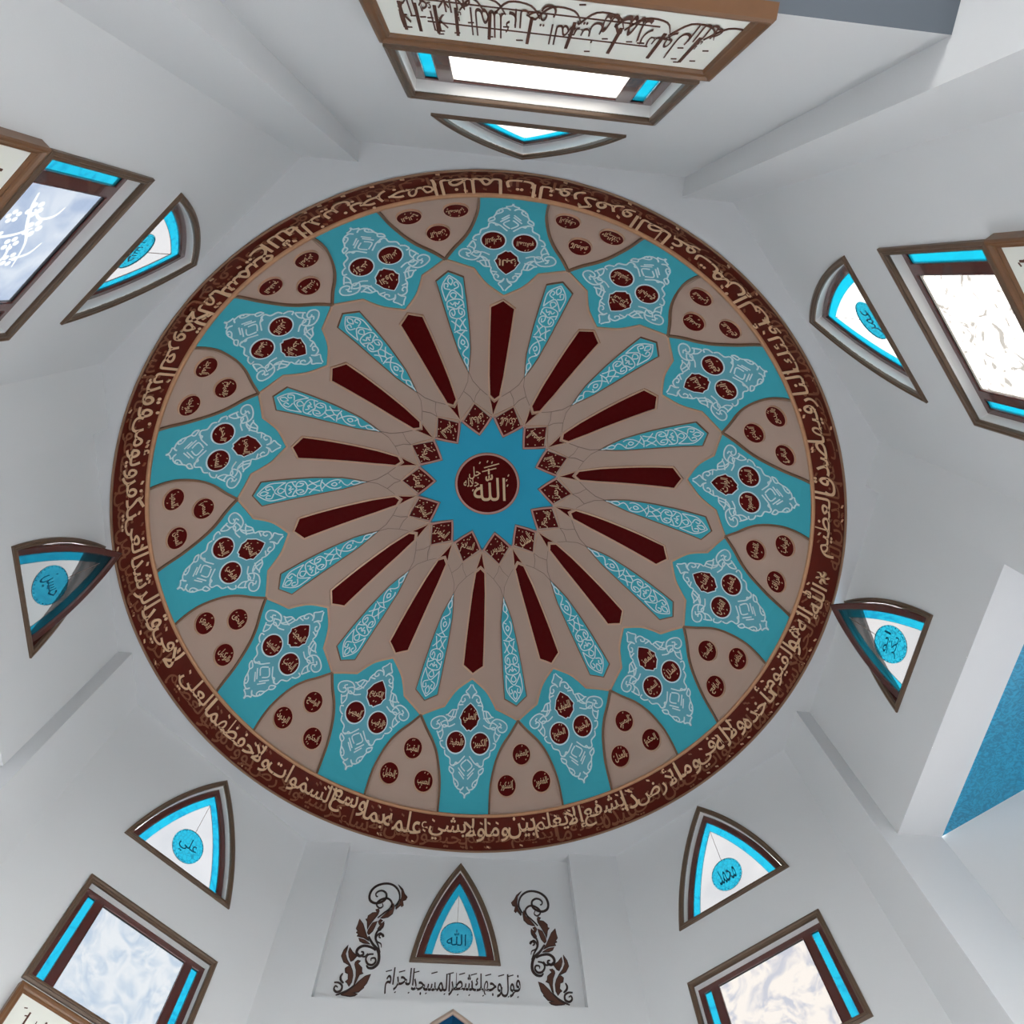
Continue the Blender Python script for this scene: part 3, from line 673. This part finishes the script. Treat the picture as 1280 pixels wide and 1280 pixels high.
def lancet(w, d=0.0, base=None):
    """pointed outline; both arcs stepped in by d, the base by base (or d)"""
    s, zt, zb, hw = WALLFIT[w][2:6]; base = d if base is None else base
    n = 60; l = math.hypot(hw, zt - zb); raw = []
    for i in range(-6, n + 1):
        t = i / n; q = 0.062 * l * 4 * t * (1 - t)
        raw.append((hw * (1 - t) + q * (zt - zb) / l, zb + (zt - zb) * t + q * hw / l))
    off = []
    for i in range(len(raw)):
        p, q = raw[max(i - 1, 0)], raw[min(i + 1, len(raw) - 1)]
        e = (q[0] - p[0], q[1] - p[1]); m = math.hypot(*e)
        off.append((raw[i][0] - e[1] / m * d, raw[i][1] + e[0] / m * d))
    cut = []
    for p, q in zip(off, off[1:]):          # keep the run from the base line to the axis
        if q[1] <= zb + base: continue
        if p[1] < zb + base:
            k = (zb + base - p[1]) / (q[1] - p[1]); cut.append((p[0] + (q[0] - p[0]) * k, zb + base))
        elif not cut: cut.append(p)
        if q[0] <= 0:
            k = p[0] / (p[0] - q[0]); cut.append((0.0, p[1] + (q[1] - p[1]) * k)); break
        cut.append(q)
    cut[-1] = (0.0, cut[-1][1])
    L_ = [0.0]
    for p, q in zip(cut, cut[1:]): L_.append(L_[-1] + math.hypot(q[0] - p[0], q[1] - p[1]))
    P = []; N = 14
    for i in range(N + 1):
        t = L_[-1] * i / N; k = 1
        while k < len(L_) - 1 and L_[k] < t: k += 1
        f = (t - L_[k - 1]) / max(L_[k] - L_[k - 1], 1e-9)
        P.append((s + cut[k - 1][0] + (cut[k][0] - cut[k - 1][0]) * f, cut[k - 1][1] + (cut[k][1] - cut[k - 1][1]) * f))
    P[-1] = (s, P[-1][1])
    return P + [(2 * s - x, z) for x, z in reversed(P[:-1])]
TW = 0.0135
def rectp(w):
    rt, rb, rw, rs = RECTFIT[w]; s = WALLFIT[w][2] + rs
    return [(s - rw, rb), (s + rw, rb), (s + rw, rt), (s - rw, rt)]
REC = dict(B=(-0.355, 0.355), R=(-0.357, 0.361), T=(-0.378, 0.362), L=(-0.316, 0.336))   # edges of the shallow recess
LINT = dict(B=1.186, R=1.205, T=0.735, L=1.205)
OUT = 1.14                                              # far face of the lintels
LAB = dict(B='white wall with brown scroll ornaments and the mihrab arch', BR='white diagonal wall right of the mihrab wall', R='white wall over the opening with the blue ceiling',
           TR='white diagonal wall with the brightest window', T='white wall with the long calligraphy panel', TL='white diagonal wall at upper left', L='white wall behind the left tilted-open window', BL='white diagonal wall left of the mihrab wall')
def quad(mb, *p): mb.add(p, [tuple(range(len(p)))])
WALLS = {}
for w in ORDER:
    lo, hi = ENDS[w]
    mb = MB(); holes = [lancet(w, TW)]
    if w in ('BR', 'TR', 'T', 'TL', 'BL'): holes.append(inset(rectp(w), TW))
    m = wmap(w)
    if w in PIER:
        a, b = REC[w]; zl = LINT[w]; p = PIER[w]
        v, f = tri([(a, zl), (b, zl), (b, ZS), (a, ZS)], holes); mb.add([m(x, y, 0) for x, y in v], f)
        for s0, s1 in ((lo, a), (b, hi)): quad(mb, wp(w, s0, FLOOR, p), wp(w, s1, FLOOR, p), wp(w, s1, ZS, p), wp(w, s0, ZS, p))
        for s in (a, b): quad(mb, wp(w, s, zl, p), wp(w, s, zl, A[w]), wp(w, s, ZS, A[w]), wp(w, s, ZS, p))
        if w == 'B':
            quad(mb, wp(w, a, zl, p), wp(w, b, zl, p), wp(w, b, zl, A[w]), wp(w, a, zl, A[w]))
            # mihrab wall below the sill, with the niche arch cut in it
            hw, zt, zb = 0.235, 1.1545, 0.55
            arc = [(hw, FLOOR + 0.001), (hw, zb)] + [(hw * (1 - (i / 10) ** 1.9), zb + (zt - zb) * (math.sin(math.pi / 2 * i / 10) ** 1.0 * 0.62 + 0.38 * i / 10)) for i in range(1, 11)]
            NICHE = arc + [(-x, z) for x, z in reversed(arc[:-1])]
            NICHE = [(x + 0.006, z) for x, z in NICHE]
            v, f = tri([(a, FLOOR), (b, FLOOR), (b, zl), (a, zl)], [NICHE]); mb.add([wp(w, x, y, p) for x, y in v], f)
        else:
            if w != 'T': quad(mb, wp(w, a, zl, A[w]), wp(w, b, zl, A[w]), wp(w, b, zl, OUT), wp(w, a, zl, OUT))
            for s in (a, b): quad(mb, wp(w, s, FLOOR, p), wp(w, s, FLOOR, OUT), wp(w, s, zl, OUT), wp(w, s, zl, p))
    else:
        LOWER = [(-0.27, -0.2), (0.27, -0.2), (0.27, 0.60), (-0.27, 0.60)]  # unseen window opening, added to let daylight in
        v, f = tri([(lo, FLOOR), (hi, FLOOR), (hi, ZS), (lo, ZS)], holes + ([LOWER] if w in ('TR', 'BR') else [])); mb.add([m(x, y, 0) for x, y in v], f)
    o = mb.build('wall_' + SIDE[w], 'wall')
    if w in ('TR', 'BR'):
        fr = MB(); moulding(fr, m, LOWER, [(0, 0), (0, 0.006), (0.018, 0.006), (0.018, -0.02)])
        for x in (-0.09, 0.09): slab(fr, m, [(x - 0.007, -0.2), (x + 0.007, -0.2), (x + 0.007, 0.60), (x - 0.007, 0.60)], [], -0.02, 0.0)
        fr.build('added_lower_window_frame', 'sash', o)
    tag(o, LAB[w], 'wall', kind='structure'); WALLS[w] = o
# flat ledge between the octagon and the round rim
rim = []
for w in ORDER:
    lo, hi = ENDS[w]
    if w in PIER:
        a, b = REC[w]; p, q = PIER[w] + 0.003, A[w] + 0.006
        rim += [wp(w, s, 0, d)[:2] for s, d in ((lo, p), (a - 0.003, p), (a - 0.003, q), (b + 0.003, q), (b + 0.003, p), (hi, p))]
    else: rim += [wp(w, s, 0, A[w] + 0.004)[:2] for s in (lo, hi)]
mb = MB(); v, f = tri(ccw(rim), [[(0.997 * math.cos(2 * math.pi * j / 168), 0.997 * math.sin(2 * math.pi * j / 168)) for j in range(168)]])
mb.add([(x, y, ZS) for x, y in v], f)
tag(mb.build('ceiling', 'wall'), 'flat pale ledge round the rim of the dome', 'ceiling', kind='structure')
# floor of the hall
mb = MB(); quad(mb, (-3, -4, FLOOR), (3, -4, FLOOR), (3, 3, FLOOR), (-3, 3, FLOOR))
tag(mb.build('floor', 'carpet'), 'grey carpet of the prayer hall', 'floor', kind='structure')

# side bays behind the three openings: walls, ceiling, and an unglazed end window added for light
def bay(w, path_lo, path_hi, zc, ceil_mat, name, ceil_label, end_open=True):
    """path_*: (apothem, s) corners from the opening outwards"""
    mb = MB()
    for P in (path_lo, path_hi):
        for (a0, s0), (a1, s1) in zip(P, P[1:]):
            quad(mb, wp(w, s0, FLOOR, a0), wp(w, s1, FLOOR, a1), wp(w, s1, zc, a1), wp(w, s0, zc, a0))
    ae = path_lo[-1][0]; s0, s1 = path_lo[-1][1], path_hi[-1][1]; g = 0.06
    Q = [(s0, FLOOR), (s1, FLOOR), (s1, zc), (s0, zc)]
    zh = zc - dict(T=0.07, R=0.68, L=0.75)[w]; zl = FLOOR + (0.45 if w == 'T' else 0.05); hole = [(s0 + g, zl), (s1 - g, zl), (s1 - g, zh), (s0 + g, zh)]
    v, f = tri(Q, [hole]); mb.add([wp(w, x, y, ae) for x, y in v], f)
    o = tag(mb.build('wall_' + name, 'wall'), 'pale side walls of the bay beyond the %s opening' % SIDE[w], 'wall', kind='structure')
    fr = MB(); mp = wmap(w, ae)
    moulding(fr, mp, hole, [(0, 0.01), (0.02, 0.01), (0.02, -0.01)])
    for q in (1, 2, 3):
        x = hole[0][0] + (hole[1][0] - hole[0][0]) * q / 4
        slab(fr, mp, [(x - 0.008, hole[0][1]), (x + 0.008, hole[0][1]), (x + 0.008, hole[2][1]), (x - 0.008, hole[2][1])], [], -0.01, 0.008)
    fr.build('window_frame', 'sash', o)
    mb = MB(); P = ([(A['T'], REC['T'][0])] if w == 'T' else []) + path_lo + list(reversed(path_hi)) + ([(A['T'], REC['T'][1])] if w == 'T' else []); mb.add([wp(w, s, zc, a) for a, s in P], [tuple(range(len(P)))])
    tag(mb.build('ceiling', ceil_mat), ceil_label, 'ceiling', kind='structure')
bay('R', [(OUT, -0.357), (1.30, -0.19), (1.9, -0.19)], [(OUT, 0.361), (1.9, 0.7)], 1.2065, 'damask', 'bay_right', 'blue damask-patterned ceiling beyond the right opening')
bay('L', [(OUT, -0.316), (1.9, -0.55)], [(OUT, 0.336), (1.9, 0.55)], 1.2065, 'wall', 'bay_left', 'pale ceiling beyond the left opening')
bay('T', [(OUT, -0.378), (1.2, -0.9), (2.4, -0.9)], [(OUT, 0.362), (1.2, 0.9), (2.4, 0.9)], 0.735, 'lintel', 'hall_back', 'hall ceiling with shade in its grey colour beyond the back opening')

# mihrab niche
pB = PIER['B']; nm = wmap('B', pB)
mb = MB(); back = [(x, z) for x, z in NICHE]
depth = 0.22; K = len(back)
mb.add([nm(x, z, 0) for x, z in back] + [nm(x * 0.6, FLOOR + (z - FLOOR) * 0.985, -depth) for x, z in back], [(i, i + 1, K + i + 1, K + i) for i in range(K - 1)] + [tuple(range(K, 2 * K))])
nic = mb.build('mihrab_niche', 'niche'); tag(nic, 'pointed dark blue mihrab niche tip with stone border below the inscription', 'niche')
mb = MB(); moulding(mb, nm, list(NICHE), [(0.0, 0.0), (0.0, 0.004), (-0.004, 0.006), (-0.010, 0.004), (-0.013, 0.0)]); mb.build('stone_border', 'stone', nic)

# ------------------------------------------------------------------ windows
WL = {
 ('B', 'l'): ('small pointed window above the inscription on the mihrab wall', 'الله'),
 ('BL', 'l'): ('pointed window on the diagonal wall left of the scroll ornaments', 'علي'),
 ('BR', 'l'): ('pointed window on the diagonal wall right of the scroll ornaments', 'محمد'),
 ('R', 'l'): ('tilted-open pointed window beside the blue ceiling, right of the dome', 'ابو|بكر'),
 ('TR', 'l'): ('pointed window by the dome rim next to the over-bright rectangular window', 'عمر'),
 ('T', 'l'): ('foreshortened flat pointed window between dome and calligraphy panel', 'عثمان'),
 ('TL', 'l'): ('pointed window at upper left between the dome and the white-flowered pane', 'حسن'),
 ('L', 'l'): ('tilted-open pointed window touching the left rim of the dome', 'حسين'),
 ('BL', 'r'): ('rectangular window with ice-blue figured pane at bottom left', None),
 ('BR', 'r'): ('rectangular window with pale peach pane at bottom right', None),
 ('TR', 'r'): ('rectangular window with glaring white pane at the right edge', None),
 ('T', 'r'): ('wide foreshortened rectangular window above the long calligraphy panel', None),
 ('TL', 'r'): ('rectangular window with white flower shapes in blue glass at left edge', None)}
count = [0]
def new_window(w, kind, at):
    count[0] += 1
    e = empty('window_%d' % count[0], wp(w, at[0], at[1], A[w]))
    tag(e, WL[(w, kind)][0], 'window', 'pointed windows of the drum' if kind == 'l' else 'rectangular windows of the drum', 'structure'); return e
def architrave(e, w, P, openw=False):
    mb = MB(); moulding(mb, wmap(w), P, [(0, -0.001), (0, 0.0045), (0.0045, 0.0060), (0.0075, 0.0035), (0.0095, 0.0040), (0.0130, 0.0036), (TW, 0.0020), (TW, -0.003)])
    mb.build('architrave', 'trim', e)
    mb = MB(); moulding(mb, wmap(w), P, [(TW, -0.002), (TW, -0.030)]); mb.build('reveal', 'sash' if openw else 'reveal', e)
RD = -0.020
for w in ORDER:
    P = lambda d, w=w: lancet(w, d); s0, zb = WALLFIT[w][2], WALLFIT[w][4]
    openw = w in 'LR'; e = new_window(w, 'l', (s0, zb)); architrave(e, w, P, openw)
    if openw:
        ang = math.radians(15.5); hz = zb + TW + 0.001; m0 = wmap(w)
        def mp(x, z, h, hz=hz, m0=m0, RD=-0.020):
            dz = z - hz; return m0(x, hz + dz * math.cos(ang) - (h - RD) * math.sin(ang), RD + 0.006 + (h - RD) * math.cos(ang) + dz * math.sin(ang))
    else: mp = wmap(w)
    RD = -0.009 if w == 'B' else -0.020; bk = 0.012 if openw else 0.005; th = 0.020 if w == 'B' else 0.018; Q = lambda d, w=w: lancet(w, TW + 0.0005 + d)
    mb = MB(); moulding(mb, mp, Q, [(0, RD - bk), (0, RD), (0.003, RD + 0.002), (th - 0.003, RD + 0.002), (th, RD - 0.001), (th, RD - bk)])
    mb.build('sash_frame', 'sash', e)
    if openw:
        mb = MB(); moulding(mb, wmap(w), lambda d, w=w: lancet(w, TW + d), [(0, -0.022), (0.009, -0.022), (0.009, -0.030), (0, -0.030)]); mb.build('fixed_frame', 'sash', e)
    bw = 0.0205; Gp = Q(th); gz = Gp[0][1]; In = lancet(w, TW + 0.0005 + th + bw, TW + 0.0005 + th)
    hg = RD - 0.003
    border = Gp + list(reversed(In))
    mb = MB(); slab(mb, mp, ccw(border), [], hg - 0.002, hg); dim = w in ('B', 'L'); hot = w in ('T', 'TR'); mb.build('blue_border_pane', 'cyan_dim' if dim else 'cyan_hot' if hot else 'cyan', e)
    cz = gz + 0.0545 if w == 'B' else gz + 0.066; rr = 0.0475
    disc = circle(s0, cz, rr, 36)
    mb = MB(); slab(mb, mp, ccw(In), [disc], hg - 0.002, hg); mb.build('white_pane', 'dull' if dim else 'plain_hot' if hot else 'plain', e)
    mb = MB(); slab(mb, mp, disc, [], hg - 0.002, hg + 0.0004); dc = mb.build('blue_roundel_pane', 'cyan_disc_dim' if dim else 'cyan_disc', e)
    mb = MB()
    for i in range(28):
        a = 2 * math.pi * i / 28; mb.add([mp(x, z, hg + 0.0014) for x, z in circle(s0 + 0.0445 * math.cos(a), cz + 0.0445 * math.sin(a), 0.0015, 5)], [tuple(range(5))])
    nm_ = WL[(w, 'l')][1].split('|'); hh = 0.052 / len(nm_)
    for i, word in enumerate(nm_):
        put_word(mb, word, mp, s0 - 0.028, cz + 0.026 - (i + 1) * hh, 0.056, hh * 0.94, hg + 0.0014, 0.0)
    mb.build('lettering', 'letter_blue', dc)
    tipz = In[len(In) // 2][1]
    mb = MB(); stroke(mb, mp, [(s0, cz + rr), (s0, tipz)], 0.0010, hg, hg + 0.001); mb.build('glass_joint', 'line', e)

RD = -0.020
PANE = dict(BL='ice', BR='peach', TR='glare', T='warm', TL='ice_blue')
for w in ('BR', 'TR', 'T', 'TL', 'BL'):
    P = rectp(w); e = new_window(w, 'r', ((P[0][0] + P[1][0]) / 2, P[0][1])); architrave(e, w, P); mp = wmap(w)
    Q = inset(P, TW + 0.0005); sc = (P[0][0] + P[1][0]) / 2; hw = Q[1][0] - sc; zb, zt = Q[0][1], Q[2][1]
    z0, z1 = zb + 0.013, zt - 0.0145
    def rc(a, b, c=None, d=None): return [(a, z0), (b, z0), (b, z1), (a, z1)]
    k = hw / 0.1805
    H3 = [rc(sc - 0.165 * k, sc - 0.1465 * k), rc(sc - 0.1225 * k, sc + 0.1225 * k), rc(sc + 0.1465 * k, sc + 0.165 * k)]
    mb = MB(); slab(mb, mp, Q, H3, RD - 0.004, RD + 0.001)
    for h in H3: moulding(mb, mp, [h[0], h[1], h[2], h[3]], [(-0.0025, RD + 0.001), (-0.0015, RD + 0.0025), (0.0, RD + 0.0015), (0.0, RD - 0.003)])
    mb.build('sash_frame', 'sash', e)
    hg = RD - 0.0005
    for i, h in enumerate(H3):
        if i == 1 and w == 'TL':            # the pane with a flowering branch etched clear in it
            shapes = []
            for cx_, cz_, rr_ in ((-0.088, 1.050, 0.011), (-0.052, 1.078, 0.012), (-0.018, 1.060, 0.010), (-0.070, 1.020, 0.009), (0.014, 1.085, 0.010), (-0.030, 1.020, 0.008)):
                for q in range(5):
                    t_ = 2 * math.pi * q / 5 + cx_ * 40
                    shapes.append(circle(cx_ + rr_ * math.cos(t_), cz_ + rr_ * math.sin(t_), rr_ * 0.55, 10))
            for st_ in ([(-0.118, 1.030), (-0.090, 1.040), (-0.055, 1.062), (-0.020, 1.090), (0.030, 1.105)], [(-0.088, 1.050), (-0.072, 1.075), (-0.080, 1.100), (-0.100, 1.108)],
                        [(-0.052, 1.078), (-0.036, 1.050), (-0.030, 1.020), (-0.045, 1.000)], [(-0.018, 1.060), (0.010, 1.070), (0.030, 1.060), (0.035, 1.040)], [(0.014, 1.085), (0.0, 1.115), (-0.025, 1.125)]):
                p_, q_ = ribbon2d(catmull(st_, 5), 0.0060, taper=True); shapes.append(p_ + list(reversed(q_)))
            pts, edges = [], []
            for loop in [h] + shapes:
                n0 = len(pts); m_ = len(loop); pts += [Vector(q) for q in loop]; edges += [(n0 + a, n0 + (a + 1) % m_) for a in range(m_)]
            v_, _, f_, *_r = delaunay_2d_cdt(pts, edges, [], 0, 1e-7)
            plain_f, etched_f = [], []
            for t_ in f_:
                cx_ = sum(v_[a][0] for a in t_) / len(t_); cz_ = sum(v_[a][1] for a in t_) / len(t_)
                (etched_f if any(inside(sh, cx_, cz_) for sh in shapes) else plain_f).append(tuple(t_))
            mb = MB(); mb.add([mp(x, z, hg) for x, z in v_], plain_f); pn = mb.build('centre_pane', PANE[w], e)
            mb = MB(); mb.add([mp(x, z, hg) for x, z in v_], etched_f); mb.build('etched_flowers', 'etched', pn)
            pn['label'] = 'pale blue pane with white flower shapes'
        else:
            mb = MB(); slab(mb, mp, h, [], hg - 0.002, hg)
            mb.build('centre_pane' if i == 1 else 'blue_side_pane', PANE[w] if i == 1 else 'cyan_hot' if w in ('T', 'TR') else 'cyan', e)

# ------------------------------------------------------------------ framed calligraphy under the rectangular windows
def panel(w, s0, s1, z0, z1, label, words):
    e = empty('calligraphy_panel', wp(w, (s0 + s1) / 2, z0, A[w])); tag(e, label, 'calligraphy panel', 'framed calligraphy panels')
    P = [(s0, z0), (s1, z0), (s1, z1), (s0, z1)]; mp = wmap(w)
    mb = MB(); moulding(mb, mp, P, [(0, 0.0), (0, 0.0135), (0.002, 0.016), (0.005, 0.016), (0.008, 0.0135), (0.011, 0.0120), (0.0135, 0.0122), (0.0155, 0.0095), (0.0155, 0.007)])
    mb.build('frame', 'frame', e)
    I = inset(P, 0.015); mq = lambda x, z, h, f=mp: f(x, z, h + 0.005)
    mb = MB(); slab(mb, mp, I, [], 0.001, 0.0085); b = mb.build('board', 'paper', e)
    mb = MB(); a0, a1 = I[0][0] + 0.018, I[1][0] - 0.018; b0, b1 = I[0][1], I[2][1]; Ht = b1 - b0
    W = [word_layout(x)[2] - word_layout(x)[1] + 0.12 for x in words]; k = (a1 - a0) / sum(W)
    x = a1
    for i, word in enumerate(words):
        sp = W[i] * k; tier = i % 2
        put_word(mb, word, mq, x - sp * 1.05, b0 + Ht * (0.16 if tier else 0.34), sp * 1.05, Ht * (0.44 if tier else 0.50), 0.0040 + 0.0003 * tier, 0.0)
        # tall bars and sweeping bowls of the script
        xb = x - sp * 0.45
        stroke(mb, mq, [(xb, b0 + Ht * 0.40), (xb + 0.0015, b0 + Ht * 0.88)], 0.0034, 0.003, 0.0046)
        stroke(mb, mq, catmull([(xb - 0.004, b0 + Ht * 0.42), (xb - 0.018, b0 + Ht * 0.20), (xb - 0.040, b0 + Ht * 0.22), (xb - 0.050, b0 + Ht * 0.40)]), 0.0018, 0.003, 0.0047, taper=True)
        for q in range(3):
            sx = x - sp * random.random(); zz = b0 + Ht * random.choice((0.9, 0.84, 0.12, 0.62))
            stroke(mb, mq, [(sx, zz), (sx - 0.006, zz - 0.002)], 0.0016, 0.003, 0.0044)
        x -= sp
    for zz in (0.66, 0.30): stroke(mb, mq, [(a0 + 0.06, b0 + Ht * zz), (a1 - 0.03, b0 + Ht * (zz + 0.02))], 0.0014, 0.003, 0.0045)
    mb.build('lettering', 'ink', b)
VERSE = 'لا إله إلا الله الملك الحق المبين محمد رسول الله'.split()
panel('T', -0.200, 0.192, 0.711, 0.905, 'long framed calligraphy panel fully in view above the dome, brown script on cream', VERSE)
panel('TL', -0.213, 0.190, 0.70, 0.918, 'cream framed panel cut off by the left edge, beside the blue flowered window', VERSE)
panel('TR', -0.180, 0.226, 0.70, 0.906, 'cream framed panel cut off by the right edge, beside the glaring window', VERSE)
panel('BL', -0.1686, 0.235, 0.745, 0.944, 'cream framed panel corner at the very bottom left under the ice-blue window', VERSE)

# ------------------------------------------------------------------ wall ornaments of the mihrab wall
mB = wmap('B')
def scroll(flip, label):
    mirror = (lambda P: [(0.0145 - x, z + 0.002) for x, z in P]) if flip else (lambda P: P)
    mb = MB()
    for P, wd in SCROLL_STROKES: stroke(mb, mB, catmull(mirror(P), 5), wd / 7.11 / 402.0 * 1.5, 0.0, 0.0022, taper=True)
    mb2 = MB()
    for P in SCROLL_FILLS:
        Q = ccw(mirror(P)); slab(mb2, mB, Q, [], 0.0, 0.0018)
        mb_edge = densify(Q, 0.01); stroke(mb, mB, mb_edge, 0.0016, 0.0, 0.0021, closed=True)
    o = mb2.build('scroll_ornament', 'ink'); tag(o, label, 'wall ornament', 'scroll ornaments on the mihrab wall')
    mb.build('stem_scrolls', 'black', o)
scroll(False, 'brown acanthus scroll ornament right of the small pointed window')
scroll(True, 'brown acanthus scroll ornament left of the small pointed window')
mb = MB(); words = 'فول وجهك شطر المسجد الحرام'.split()
a0, a1 = -0.1735, 0.1850
W = [word_layout(x, 0.0)[2] - word_layout(x, 0.0)[1] + 0.02 for x in words]; k = (a1 - a0) / sum(W); x = a1
for i, word in enumerate(words):
    sp = W[i] * k; _, _, _, c, d = word_layout(word)
    z1 = 1.288 - 0.004 * (i / 4); hh = 0.066 * min(1.10, (d - c) / 1.0)
    put_word(mb, word, mB, x - sp * 1.06, z1 - 0.060, sp * 1.06, hh, 0.0012, 0.014)
    for q in range(4):
        sx = x - sp * (q + 0.5) / 4; zz = 1.285 + 0.004 * (q % 2) if q % 2 else 1.232
        stroke(mb, mB, [(sx, zz), (sx - (0.016 if q % 2 else 0.003), zz - (0.005 if q % 2 else 0.003))], 0.0020, 0.0, 0.0016)
    x -= sp
tag(mb.build('wall_inscription', 'black'), 'black one-line calligraphic inscription under the small pointed window', 'inscription')
